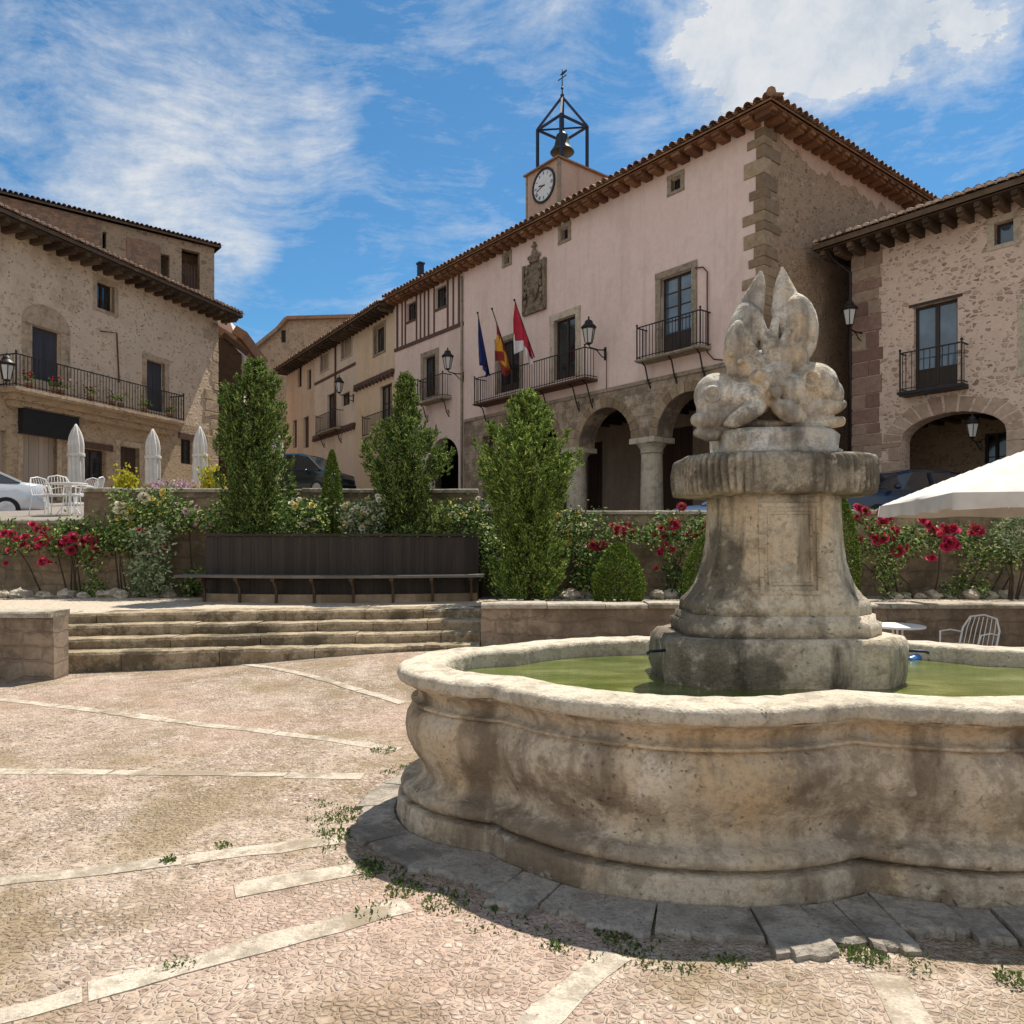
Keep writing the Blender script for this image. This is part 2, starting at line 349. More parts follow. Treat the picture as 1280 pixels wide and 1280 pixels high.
M['door'] = m_wood('door_wood', (.05, .04, .04), (.085, .07, .068), .6)
M['reddoor'] = m_wood('brown_door_wood', (.05, .028, .02), (.09, .05, .035), .6)
M['bluewood'] = m_wood('grey_blue_door_wood', (.045, .045, .055), (.08, .08, .09), .6)
M['shutter'] = m_wood('beige_shutter_wood', (.36, .28, .21), (.45, .36, .28), .6)
M['bench'] = m_wood('black_stained_boards', (.024, .017, .013), (.055, .041, .031), .6, var=.5, sc=7)
M['benchseat'] = m_wood('weathered_seat_boards', (.10, .085, .07), (.20, .175, .15), .7, axis=0)
M['iron'] = m_flat('wrought_iron', (.022, .018, .017), .5, .4, spec=.5)
M['rust'] = m_flat('rusty_iron', (.10, .045, .025), .75, .1)
M['steel'] = m_flat('grey_steel', (.03, .034, .055), .5, .5)
M['bronze'] = m_flat('bell_bronze', (.055, .06, .045), .5, .7)
M['glass'] = m_glass('window_glass')
M['bluepane'] = m_glass('sky_lit_glass', (.05, .085, .12), .03)
M['lampglass'] = m_flat('frosted_lamp_glass', (.50, .50, .47), .2, var=.05)
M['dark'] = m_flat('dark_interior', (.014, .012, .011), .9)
M['dial'] = m_flat('clock_dial_enamel', (.62, .62, .62), .4, var=.08)
M['black'] = m_flat('black_paint', (.012, .012, .013), .5)
M['canvas'] = m_flat('white_canvas', (.54, .51, .465), .9, var=.14, scale=3)
M['whitemetal'] = m_flat('white_painted_metal', (.74, .74, .72), .45, var=.06)
M['blueflag'] = m_flat('blue_flag_cloth', (.012, .022, .12), .8, var=.2)
M['redflag'] = m_flat('crimson_flag_cloth', (.42, .02, .045), .8, var=.15)
M['yellowflag'] = m_flat('yellow_flag_cloth', (.55, .27, .03), .8, var=.15)
M['spainred'] = m_flat('dark_red_flag_cloth', (.20, .018, .015), .8, var=.15)
M['whiteflag'] = m_flat('white_flag_cloth', (.62, .60, .60), .8, var=.05)
M['navypaint'] = m_flat('navy_car_paint', (.008, .025, .055), .18, .1, var=.05, spec=.7, bump=0)
M['silverpaint'] = m_flat('silver_car_paint', (.55, .57, .59), .22, .3, var=.04, spec=.6, bump=0)
M['darkpaint'] = m_flat('dark_green_car_paint', (.012, .022, .022), .2, .1, var=.05, spec=.7, bump=0)
M['bluepaint'] = m_flat('light_blue_car_paint', (.20, .30, .45), .2, .2, var=.05, spec=.7, bump=0)
M['taillight'] = m_flat('tail_light_red', (.42, .015, .02), .2, var=.05)
M['tyre'] = m_flat('tyre_rubber', (.015, .015, .015), .85)
M['chrome'] = m_flat('wheel_metal', (.45, .45, .46), .3, .8)
M['soil'] = m_flat('garden_soil', (.07, .048, .032), .95)
M['terracotta'] = m_flat('terracotta_pot', (.34, .16, .09), .85)
M['water'] = None
M['trunk'] = m_wood('conifer_bark', (.06, .042, .03), (.12, .085, .06), .9)
M['conifer'] = m_leaf('dark_conifer_needles', [(0, (.024, .048, .016)), (.35, (.06, .105, .028)), (.68, (.16, .23, .055)), (1, (.42, .47, .13))], .12)
M['coniferlight'] = m_leaf('bright_conifer_needles', [(0, (.035, .066, .016)), (.4, (.095, .155, .032)), (.75, (.22, .31, .06)), (1, (.48, .52, .13))], .16)
M['topiary'] = m_leaf('clipped_box_leaves', [(0, (.03, .055, .012)), (.55, (.09, .15, .024)), (1, (.24, .30, .05))], .10)
M['roseleaf'] = m_leaf('rose_leaves', [(0, (.014, .034, .008)), (.5, (.055, .105, .018)), (.8, (.17, .24, .05)), (1, (.42, .45, .16))], .10)
M['paleleaf'] = m_leaf('pale_variegated_leaves', [(0, (.05, .085, .03)), (.5, (.15, .20, .09)), (1, (.42, .43, .27))], .25)
M['yellowleaf'] = m_leaf('golden_leaves', [(0, (.22, .20, .015)), (.6, (.48, .42, .03)), (1, (.62, .55, .08))], .35)
M['weed'] = m_leaf('weed_leaves', [(0, (.035, .065, .015)), (.6, (.075, .12, .03)), (1, (.16, .20, .06))], .3)
M['stem'] = m_flat('rose_stems', (.06, .04, .025), .9)
M['redrose'] = m_leaf('crimson_petals', [(0, (.26, .006, .035)), (.6, (.50, .014, .085)), (1, (.66, .08, .17))], .25)
M['darkrose'] = m_leaf('deep_rose_petals', [(0, (.22, .01, .03)), (.6, (.36, .025, .06)), (1, (.48, .07, .11))], .25)
M['creamrose'] = m_leaf('cream_petals', [(0, (.62, .52, .34)), (.6, (.74, .68, .54)), (1, (.8, .74, .62))], .25)
M['yellowrose'] = m_leaf('yellow_petals', [(0, (.65, .45, .06)), (.6, (.74, .60, .16)), (1, (.8, .70, .3))], .25)
M['pinkflower'] = m_leaf('mauve_petals', [(0, (.42, .25, .33)), (1, (.66, .48, .55))], .25)
M['bluebottle'] = m_flat('blue_plastic', (.05, .16, .42), .25, var=.1)

def mat_cobble():
    t = NT('pebble_paving')
    v = t.warp(t.scaled((1, 1.15, .2)), 5.0, .07)
    d = t.n('ShaderNodeTexVoronoi', {'Vector': v, 'Scale': 28.0}, feature='DISTANCE_TO_EDGE').outputs['Distance']
    c = t.n('ShaderNodeTexVoronoi', {'Vector': v, 'Scale': 28.0})
    s = t.n('ShaderNodeSeparateColor', {0: c.outputs['Color']})
    peb = t.ramp(s.outputs[0], [(0, (.26, .18, .145)), (.25, (.43, .31, .25)), (.55, (.53, .42, .345)), (.8, (.64, .54, .455)), (1, (.33, .28, .245))])
    peb = t.mix(t.ramp(t.noise(90, 4, .7), [(.35, .45), (.6, 0)]), peb, (.27, .185, .13))
    fill = t.mix(t.noise(38, 5, .7), (.27, .20, .145), (.53, .43, .335))
    wear = t.noise(1.3, 6, .65, vec=t.scaled((1, 1, 1), loc=(3, 5, 0)))
    ed = t.math('SUBTRACT', d, t.ramp(wear, [(.35, .0), (.65, .12)])); mask = t.ramp(ed, [(0, 0), (.16, 1)]); dome = t.ramp(ed, [(-.0, 0), (.10, .62), (.24, .92), (.40, 1)])
    base = t.mix(mask, fill, peb)
    hole = t.math('MULTIPLY', t.ramp(s.outputs[1], [(.62, 0), (.70, 1)]), t.ramp(c.outputs['Distance'], [(.24, 1), (.44, 0)]))
    hole = t.math('MULTIPLY', hole, t.ramp(t.noise(1.1, 5, .6, vec=t.scaled((1, 1, 1), loc=(2, 2, 7))), [(.34, .12), (.55, .95)]))
    base = t.mix(hole, base, (.10, .065, .045))
    base = t.mix(t.ramp(t.noise(.9, 7, .7), [(.45, 0), (.66, .5)]), base, (.56, .46, .375))
    base = t.mix(t.ramp(t.noise(.8, 7, .72, vec=t.scaled((1, 1, 1), loc=(9, 4, 0))), [(.47, 0), (.58, .70)]), base, (.235, .175, .095))
    base = t.mix(t.ramp(t.noise(.45, 6, .65, vec=t.scaled((1, 1, 1), loc=(1, 14, 0))), [(.48, 0), (.64, .5)]), base, (.46, .315, .25))
    base = t.mix(t.ramp(t.noise(7, 5, .7), [(.34, .55), (.54, 0)]), base, (.24, .17, .12))
    nb = t.bump(t.math('SUBTRACT', dome, t.math('MULTIPLY', hole, .9)), .8, .02); nb = t.bump(t.noise(14, 6, .7), .5, .03, nb); nb = t.bump(t.noise(90, 4, .7), .4, .005, nb)
    return t.done(base, .92, nb, .15)
M['cobble'] = mat_cobble()
def mat_gravel(name, a, b, c):
    t = NT(name)
    vo = t.n('ShaderNodeTexVoronoi', {'Vector': t.co(), 'Scale': 28.0}); s = t.n('ShaderNodeSeparateColor', {0: vo.outputs['Color']}).outputs[0]
    base = t.mix(t.ramp(t.noise(.8, 5, .6), [(.4, 0), (.65, .7)]), t.ramp(s, [(0, a), (.5, b), (1, c)]), b)
    return t.done(base, .95, t.bump(vo.outputs['Distance'], .5, .02), .15)
M['gravel'] = mat_gravel('terrace_gravel', (.28, .22, .16), (.42, .35, .27), (.52, .45, .36))
M['asphalt'] = mat_gravel('street_paving', (.16, .14, .12), (.22, .19, .165), (.28, .25, .22))
def mat_water():
    t = NT('green_pond_water')
    nz = t.noise(2.2, 4, .6, vec=t.scaled((1, 2.2, 1)))
    col = t.ramp(nz, [(.3, (.06, .08, .014)), (.5, (.11, .13, .03)), (.72, (.21, .22, .075))])
    return t.done(col, .03, t.bump(t.noise(11, 4, .55, vec=t.scaled((1, 2.0, 1))), .16, .02), .7)
M['water'] = mat_water()
# ================================================================ ground, terrace, street
def lin(a, b, st):
    n = max(1, int(round((b-a)/st))); return [a+(b-a)*i/n for i in range(n+1)]
def sheet(xs, ys, fn):
    mb = MB(); n = len(xs)
    mb.v = [(x, y, fn(x, y)) for y in ys for x in xs]
    mb.f = [(j*n+i, j*n+i+1, (j+1)*n+i+1, (j+1)*n+i) for j in range(len(ys)-1) for i in range(n-1)]
    return mb
def und(x, y):                                             # gentle unevenness of old paving
    return .018*(mnoise.noise((x*.6, y*.6, 3.3)))+.007*mnoise.noise((x*2.1, y*2.1, 1.0))
struct(sheet([-300, -60]+lin(-16, 16, .2)+[60, 300], [-120, -20]+lin(-2, 12, .2)+[13, 14], lambda x, y: ground(x, y)+und(x, y)), 'plaza_ground', M['cobble'],
       'pinkish pebble paving of the sunny square', smooth=True)
def terrace_z(x, y): return TER+.012*mnoise.noise((x*.9, y*.9, 0))
SA, SB = Vector((-6.60, 9.17)), Vector((-.43, 10.02))      # ends of the lowest riser
def step_y(x, i): return SA.y+(SB.y-SA.y)*(x-SA.x)/(SB.x-SA.x)+i*.33
mb = MB(); xs = lin(-40, -7, 4)+lin(-6.60, -.43, .4)+lin(0, 40, 2)
rows = []
for t in [i/8 for i in range(9)]:
    row = []
    for x in xs:
        y0 = 9.2 if x < -6.65 else (step_y(x, 3)+.06 if x < -.4 else 10.25)
        y = y0+(14.3-y0)*t; row.append((x, y, terrace_z(x, y)))
    rows.append(row)
mb.loft(rows, cap=False, closed=False)
struct(mb, 'terrace_ground', M['gravel'], 'pale gravel of the raised terrace above the steps', smooth=True)
struct(sheet([-300, -60]+lin(-30, 20, 1)+[60, 300], [14.15]+lin(15, 60, 1.5)+[120, 300], street), 'street', M['asphalt'], 'upper street in front of the old houses', smooth=True)

# four stone steps, each one a long kerb of worn blocks
st = thing('stone_steps', 'four long worn stone steps climbing to the terrace', 'steps', ((SA.x+SB.x)/2, 9.6, 0))
hz = (.255, .385, .515, .648)
for i in range(4):
    mb = MB(); x = SA.x; z0 = -.1 if i == 0 else hz[i-1]-.06
    while x < SB.x-.02:
        L = min(rnd.uniform(.7, 1.5), SB.x-x); x2 = x+L
        if SB.x-x2 < .4: x2 = SB.x
        j = rnd.uniform(-.012, .012); dz = rnd.uniform(-.008, .006); g = .005
        n = max(2, int((x2-x)/.18)); top = []; rings = []
        for k in range(n+1):
            xx = x+g+(x2-x-2*g)*k/n; yf = step_y(xx, i)+j+rnd.uniform(-.008, .008); zt = hz[i]+dz+rnd.uniform(-.007, .005)
            yb = step_y(xx, i)+.5
            rings.append([(xx, yf+.01, z0), (xx, yf, zt-.03-rnd.uniform(0, .012)), (xx, yf+.02, zt-.004), (xx, yf+.05, zt), (xx, yb, zt), (xx, yb, z0)])
        mb.loft(rings); x = x2
    o = mb.build('step', M['step'], st); o.location = -Vector(st.location)

# ================================================================ walls of the square
def stone_wall(name, label, pts, z0, z1, th, mat, capmat, capt=.07, over=.04, jit=.012, step=.35):
    root = thing(name, label, 'wall', (pts[0][0], pts[0][1], 0)); off = Vector(root.location)
    mb = MB(); cb = MB()
    for (ax, ay), (bx, by) in zip(pts, pts[1:]):
        L = math.hypot(bx-ax, by-ay); n = max(1, int(L/step)); nx, ny = (by-ay)/L, -(bx-ax)/L
        rings = []; x = 0
        for k in range(n+1):
            t = k/n; px, py = ax+(bx-ax)*t, ay+(by-ay)*t
            j = [rnd.uniform(-jit, jit) for _ in range(6)]
            hh = z1-capt
            rings.append([(px+nx*(j[m]), py+ny*(j[m]), z0+(hh-z0)*m/5) for m in range(6)]+[(px-nx*th, py-ny*th, hh), (px-nx*th, py-ny*th, z0)])
        mb.loft(rings)
        s = 0
        while s < L-.02:                                   # coping stones
            l = min(rnd.uniform(.45, .95), L-s); l = L-s if L-s-l < .25 else l; g = .006
            a, b = s+g, s+l-g; dz = rnd.uniform(-.012, .012); do = rnd.uniform(-.012, .012); vs = []
            m = 3
            rr = []
            for k in range(m+1):
                q = a+(b-a)*k/m; px, py = ax+(bx-ax)*q/L, ay+(by-ay)*q/L
                o1 = over+do+rnd.uniform(-.006, .006); zt = z1+dz+rnd.uniform(-.005, .005)
                rr.append([(px+nx*o1, py+ny*o1, z1-capt+.003), (px+nx*o1, py+ny*o1, zt-.02), (px+nx*(o1-.018), py+ny*(o1-.018), zt),
                           (px-nx*(th+over), py-ny*(th+over), zt), (px-nx*(th+over), py-ny*(th+over), z1-capt+.003)])
            cb.loft(rr); s += l
    o = mb.build('wall_body', mat, root); o.location = -off
    o = cb.build('coping', capmat, root); o.location = -off
    return root
stone_wall('low_wall', 'low masonry wall with flat coping ending beside the long worn steps, behind the fountain', [(-.42, 10.12), (16, 10.12)], -.1, .785, .38, M['pier'], M['cap'], .06)
stone_wall('low_wall', 'stubby stone pier where the steps meet the pebble paving, under the red roses', [(-14, 8.87), (-5.42, 8.87)], -.1, .80, .30, M['pier'], M['cap'], .07)
XL = (112-640)/F*13.9
stone_wall('retaining_wall', 'stone retaining wall with crimson climbing roses, below the white metal chairs', [(-30, 13.8), (XL, 13.8)], .5, 2.02, .35, M['retain'], M['cap'], .07)
stone_wall('retaining_wall', 'taller stone retaining wall behind the dark bench, topped with pots of golden shrubs', [(XL+.01, 13.7), (-.62, 13.9)], .5, 2.60, .40, M['retain'], M['cap'], .08)
stone_wall('retaining_wall', 'stone retaining wall with dark red roses, below the arcade and the navy car', [(-.60, 13.55), (30, 13.3)], .5, 2.19, .40, M['retain'], M['cap'], .08)
k = 0
rockmb = []
for i in range(3):
    mb = MB(); mb.blob((0, 0, 0), (.17, .13, .10), 8, 6, .22); rockmb.append(mb.build('border_rock', M['rim'], None))
def rock(i, x, y, s):
    o = rockmb[i % 3] if i < 3 else rockmb[i % 3].copy()
    if i >= 3: COL.objects.link(o)
    o.location = (x, y, TER+.05*s); o.rotation_euler = (0, 0, rnd.uniform(0, 6)); o.scale = (s, s, s)
    tag(o, 'pale rounded border rock on the gravel at the foot of the rose wall', 'rock', 'border rocks along the rose walls')
i = 0
for px in (6, 26, 48, 66, 84, 105, 122, 139, 156, 170, 190, 206): rock(i, (px-640)/F*13.2, 13.2+rnd.uniform(-.15, .15), rnd.uniform(.6, 1.1)); i += 1
for px in (712, 728, 822, 838, 1118, 1136, 1152, 1170, 1190, 1214, 1238, 1262): rock(i, (px-640)/F*12.9, 12.9+rnd.uniform(-.15, .15), rnd.uniform(.6, 1.15)); i += 1

# ================================================================ fountain
FC = Vector((1.625, 4.63, 0))
def arc(A, B, sag, n):
    A = Vector(A); B = Vector(B); d = B-A; L = d.length; nrm = Vector((d.y, -d.x))/L
    r = (L*L/4+sag*sag)/(2*sag); c = (A+B)/2-nrm*(r-sag); a0 = math.atan2(A.y-c.y, A.x-c.x); a1 = math.atan2(B.y-c.y, B.x-c.x)
    while a1 < a0: a1 += 2*math.pi
    return [(c.x+r*math.cos(a0+(a1-a0)*i/n), c.y+r*math.sin(a0+(a1-a0)*i/n)) for i in range(n)]
NX, NY, CY = 1.72, .72, 1.145
OUT = (arc((0, -CY), (NX, -NY), .33, 70)+arc((NX, -NY), (NX, NY), .58, 60)+arc((NX, NY), (0, CY), .27, 60)
       + arc((0, CY), (-NX, NY), .27, 60)+arc((-NX, NY), (-NX, -NY), .58, 60)+arc((-NX, -NY), (0, -CY), .33, 70))
OUT_ = OUT
SOFT = [tuple(sum((Vector(OUT[(i+k) % len(OUT)]) for k in range(-16, 17)), Vector((0, 0)))/33) for i in range(len(OUT))]
def offs(o, src=None):
    OUT = src or OUT_; n = len(OUT); r = []
    for i in range(n):
        a, b, c = Vector(OUT[i-1]), Vector(OUT[i]), Vector(OUT[(i+1) % n])
        d1 = (b-a).normalized(); d2 = (c-b).normalized(); n1 = Vector((d1.y, -d1.x)); n2 = Vector((d2.y, -d2.x))
        m = (n1+n2).normalized(); r.append(b+m*(o/max(.55, m.dot(n1))))
    return r
def sweep(prof, amp=.006, fr=3.0, cap=False):
    mb = MB(); rings = []
    for k, (o, z) in enumerate(prof):
        ring = []
        for p in offs(o):
            q = mnoise.noise((p.x*fr, p.y*fr, z*fr*2))+.6*mnoise.noise((p.x*fr*4, p.y*fr*4, z*fr*6))
            d = p.normalized()*amp*q
            ring.append((p.x+d.x, p.y+d.y, z+amp*.5*mnoise.noise((p.x*fr*2, p.y*fr*2, 9))))
        rings.append(ring)
    mb.loft(rings, cap=cap); return mb
ft = thing('stone_fountain', 'weathered stone fountain with lobed basin, tall pedestal and dolphin sculpture on top', 'fountain', FC)
sweep([(.03, -.08), (.03, .06), (.02, .128), (.016, .140), (.004, .146), (-.07, .148), (-.08, .158), (-.07, .168), (-.012, .170), (.0, .180), (.004, .20), (-.005, .22), (-.035, .238), (-.085, .25),
       (-.112, .27), (-.118, .30), (-.10, .35), (-.065, .41), (-.035, .48), (-.02, .55), (-.028, .61), (-.055, .655), (-.085, .68), (-.086, .684), (-.058, .687), (-.056, .700), (-.060, .704),
       (-.096, .708), (-.102, .725), (-.095, .755), (-.070, .785), (-.045, .80), (-.042, .803), (-.02, .806), (-.018, .818)], .009).build('basin_wall', M['basin'], ft, smooth=True)
sweep([(-.05, .819), (.002, .821), (.012, .828), (.016, .85), (.014, .875), (.004, .893), (-.012, .90), (-.06, .903), (-.15, .905), (-.235, .905), (-.262, .898), (-.27, .87), (-.27, .60)], .014, 5).build('basin_rim', M['rim'], ft, smooth=True)
mb = MB(); ring = offs(-.265); mb.add([(p.x, p.y, .795) for p in ring], [tuple(range(len(ring)))]); mb.build('water', M['water'], ft)
PC = Vector((.02, .12, 0))                                  # pedestal centre in the fountain
def octo(hw, hd, c, z, m=4):
    pts = [(-hw+c, -hd), (hw-c, -hd), (hw, -hd+c), (hw, hd-c), (hw-c, hd), (-hw+c, hd), (-hw, hd-c), (-hw, -hd+c)]
    r = []
    for i in range(8):
        a, b = pts[i], pts[(i+1) % 8]
        for k in range(m):
            x, y = a[0]+(b[0]-a[0])*k/m, a[1]+(b[1]-a[1])*k/m
            r.append((PC.x+x, PC.y+y, z))
    return r
def rough(mb, amp=.008, fr=6):
    out = []
    for v in mb.v:
        p = Vector(v); q = mnoise.noise(p*fr)+.5*mnoise.noise(p*fr*3.1); d = Vector((p.x-PC.x, p.y-PC.y, 0)).normalized()
        out.append(tuple(p+d*amp*q+Vector((0, 0, amp*.4*mnoise.noise(p*fr*2+Vector((5, 5, 5)))))))
    mb.v = out; return mb
mb = MB(); mb.loft([octo(.70, .44, .2, .60, 10), octo(.725, .46, .2, .80, 10), octo(.735, .47, .2, .86, 10), octo(.735, .47, .2, .95, 10), octo(.73, .465, .2, 1.03, 10), octo(.70, .445, .19, 1.072, 10), octo(.69, .44, .19, 1.075, 10)])
rough(mb, .022, 5).build('pedestal_block', M['shaft'], ft, smooth=True)
mb = MB(); mb.loft([octo(.60, .38, .17, 1.07, 10), octo(.60, .38, .17, 1.15, 10), octo(.575, .365, .17, 1.165, 10), octo(.57, .36, .17, 1.20, 10)])
rough(mb, .012, 6).build('pedestal_plinth', M['shaft'], ft, smooth=True)
SH = [(.545, .35, 1.19), (.54, .35, 1.26), (.53, .345, 1.28), (.49, .335, 1.315), (.45, .325, 1.37), (.42, .315, 1.44), (.398, .31, 1.52), (.382, .305, 1.61), (.372, .30, 1.72), (.366, .30, 1.85), (.366, .30, 1.93)]
mb = MB(); mb.loft([octo(a, b, min(.16, a*.34), z, 8) for a, b, z in SH])
rough(mb, .006, 5).build('pedestal_shaft', M['shaft'], ft, smooth=True)
mb = MB()
def front(x, z):
    for (a, b, z0), (a2, b2, z1) in zip(SH, SH[1:]):
        if z0 <= z <= z1: return Vector((PC.x+x, PC.y-(b+(b2-b)*(z-z0)/(z1-z0))+.004, z))
for xa, xb, za, zb, w in ((-.17, .17, 1.34, 1.86, .028), (-.125, .125, 1.39, 1.81, .016)):
    zs = [za+(zb-za)*i/6 for i in range(7)]
    for x in (xa, xb):
        for z0, z1 in zip(zs, zs[1:]): mb.beam(front(x, z0), front(x, z1), w, .03, up=(0, 1, 0))
    for z in (za, zb): mb.beam(front(xa-w/2, z), front(xb+w/2, z), .03, w)
mb.build('carved_panel', M['shaft'], ft, bevel=.006)
# fluted bowl
def ov(hw, hd, t, z, p=3.0):
    c, s = math.cos(t), math.sin(t); return (PC.x+hw*math.copysign(abs(c)**(2/p), c), PC.y+hd*math.copysign(abs(s)**(2/p), s), z)
N = 480; mb = MB(); rings = []
for o, z, fl in ((-.19, 1.912, 0), (-.15, 1.918, 0), (-.03, 1.925, .3), (-.008, 1.932, .9), (.0, 1.95, 1), (.006, 2.0, 1), (.008, 2.06, 1), (.006, 2.11, 1), (.0, 2.14, 1), (-.014, 2.158, .9), (-.05, 2.17, .7), (-.12, 2.178, .2), (-.3, 2.18, 0)):
    ring = []
    for k in range(N):
        t = 2*math.pi*k/N; f = -.032*fl*(1-abs(math.sin(34*t+.6*mnoise.noise((t*4, 1, 1))))**.7)
        ring.append(ov(.60+o+f, .415+o+f, t, z+.004*mnoise.noise((math.cos(t)*9, math.sin(t)*9, z*9))))
    rings.append(ring)
mb.loft(rings); rough(mb, .018, 5).build('fluted_bowl', M['bowl'], ft, smooth=True)
mb = MB(); mb.loft([octo(.37, .30, .12, 2.17, 10), octo(.37, .30, .12, 2.20, 10), octo(.35, .285, .12, 2.215, 10), octo(.355, .29, .12, 2.29, 10), octo(.335, .275, .12, 2.325, 10)])
rough(mb, .012, 7).build('sculpture_plinth', M['sculpture'], ft, smooth=True)
# spouts
for sx in (-1, 1):
    mb = MB(); mb.tube([(PC.x+sx*.70, PC.y-.22, .985), (PC.x+sx*.82, PC.y-.27, .985), (PC.x+sx*.84, PC.y-.28, .975)], .009, 8); mb.build('spout', M['steel'], ft, smooth=True)

# dolphin sculpture: ellipsoids fused by voxel remesh into one carved body
SY = 4.75
def spx(px, py, dy=0.0): return Vector(((px-640)/F*(SY+dy)-FC.x, PC.y, H+(HZ-py)/F*(SY+dy)))
S = F/SY
sm = MB()
def ell(px, py, rx, ry, rot=0.0, dy=0.0, th=None, yaw=0.0, jit=0):
    c = spx(px, py, dy)+Vector((0, dy, 0)); Mt = Matrix.Rotation(R(yaw), 3, 'Z') @ Matrix.Rotation(R(rot), 3, 'Y')
    sm.blob(c, (rx/S, (th if th else min(rx, ry)/S), ry/S), 20, 14, jit, Mt)
def chain(pts, dys=None, flat=.7):
    n = 9
    for i in range(len(pts)-1):
        (x0, y0, r0), (x1, y1, r1) = pts[i], pts[i+1]; d0 = dys[i] if dys else 0; d1 = dys[i+1] if dys else 0
        for k in range(n):
            t = k/n; r = r0+(r1-r0)*t; ell(x0+(x1-x0)*t, y0+(y1-y0)*t, r, r, 0, d0+(d1-d0)*t, r*flat/S)
    x, y, r = pts[-1]; ell(x, y, r, r, 0, dys[-1] if dys else 0, r*flat/S)
# left dolphin: domed head, lips, fin, round tail fluke drawn up to a point
ell(895, 494, 27, 27, 0, -.04, .15); ell(910, 500, 26, 26, 0, .0, .17); ell(886, 514, 15, 14, 20, -.09, .10)
chain([(904, 519, 15), (886, 524, 12), (872, 525, 8.5)], (-.07, -.12, -.14), 1.1)
chain([(902, 541, 9), (886, 545, 7), (872, 541, 5.5)], (-.05, -.11, -.13), 1.2)
ell(905, 530, 18, 18, 0, .02, .12)
chain([(907, 530, 3), (918, 526, 9), (932, 518, 11.5), (946, 511, 9.5), (958, 505, 3)], (-.17, -.20, -.215, -.20, -.17), .8); ell(934, 500, 30, 22, 8, -.07, .16)
ell(929, 423, 22.5, 47, 12, .0, .10); ell(923, 434, 18, 35, 6, -.05, .09); ell(934, 462, 25, 20, 0, -.03, .14)
chain([(936, 394, 18), (942, 375, 14), (948, 358, 9.5), (951, 341, 3)], (.02, .03, .03, .03), .6)
chain([(946, 388, 5), (952, 410, 6), (958, 432, 6.5), (961, 452, 7)], (-.06, -.08, -.10, -.11), .8)
chain([(931, 418, 3), (939, 434, 5), (949, 450, 6)], (-.09, -.12, -.12), .8)
# right dolphin
ell(1014, 484, 32, 30, 0, -.05, .17); ell(1000, 492, 30, 28, 0, .0, .18); ell(1036, 494, 16, 20, -10, -.05, .12)
chain([(1002, 510, 13), (1024, 511, 11), (1044, 508, 9), (1052, 506, 6)], (-.10, -.14, -.14, -.13), 1.1)
chain([(1000, 532, 8), (1026, 530, 8), (1050, 527, 6.5)], (-.09, -.13, -.12), 1.2)
ell(1018, 522, 24, 14, 0, .0, .13)
chain([(963, 503, 3), (974, 509, 10), (986, 515, 13), (998, 520, 10), (1006, 524, 3)], (-.17, -.20, -.215, -.20, -.17), .8); ell(985, 492, 26, 26, 0, -.06, .17)
ell(994, 411, 28.5, 45, -4, .0, .11); ell(998, 403, 23, 34, -6, -.05, .085); ell(986, 450, 23, 24, 0, -.03, .14)
chain([(985, 388, 21), (981, 369, 15), (979, 352, 9), (978, 335, 2.4)], (.0, .01, .02, .02), .6)
chain([(972, 388, 4.5), (968, 408, 5.5), (966, 432, 6.5), (965, 452, 7)], (-.05, -.09, -.11, -.12), .9)
for (xa, ya), (xb, yb) in (((992, 418), (976, 458)), ((1004, 424), (986, 462)), ((984, 412), (971, 448))): chain([(xa, ya, 3.2), ((xa+xb)/2, (ya+yb)/2, 4.6), (xb, yb, 5)], (-.118, -.135, -.15), .8)
ell(966, 470, 20, 16, 0, -.08, .12); ell(965, 476, 17, 11, 0, -.15, .06); ell(970, 490, 7, 8, 0, -.21, .045); ell(956, 482, 6, 7, 0, -.2, .04); ell(947, 470, 11, 8, -20, -.17, .05)
for ex, ey, er, dy in ((890, 493, 9, -.175), (1013, 474, 9, -.205)):
    for k in range(14):
        t = 2*math.pi*k/14; ell(ex+er*math.cos(t), ey+er*math.sin(t), 2.6, 2.6, 0, dy, .03)
    ell(ex, ey, 3.6, 3.6, 0, dy-.005, .028)
ell(1034, 478, 7, 13, -10, -.15, .05); ell(876, 506, 6, 9, 0, -.13, .04)
for bx, by, dy in ((914, 442, -.12), (925, 452, -.16), (984, 416, -.125), (1008, 420, -.11), (1000, 396, -.12), (985, 516, -.24), (1003, 503, -.23)):
    ell(bx, by, 3.8, 3.8, 0, dy, .022)
for bx in (915, 940, 965, 990, 1012): ell(bx, 534, 22, 8, 0, .02, .18)
ell(965, 505, 60, 28, 0, .09, .14); ell(962, 462, 36, 26, 0, .10, .10)
o = sm.build('dolphin_sculpture', M['sculpture'], ft, smooth=True, recalc=True)
rm = o.modifiers.new('fuse', 'REMESH'); rm.mode = 'VOXEL'; rm.voxel_size = .0072; rm.use_smooth_shade = True
s_ = o.modifiers.new('soften', 'SMOOTH'); s_.factor = .5; s_.iterations = 3
tx = bpy.data.textures.new('chips', 'CLOUDS'); tx.noise_scale = .06; tx.noise_depth = 3
dm = o.modifiers.new('wear', 'DISPLACE'); dm.texture = tx; dm.strength = .007; dm.mid_level = .5; dm.texture_coords = 'LOCAL'

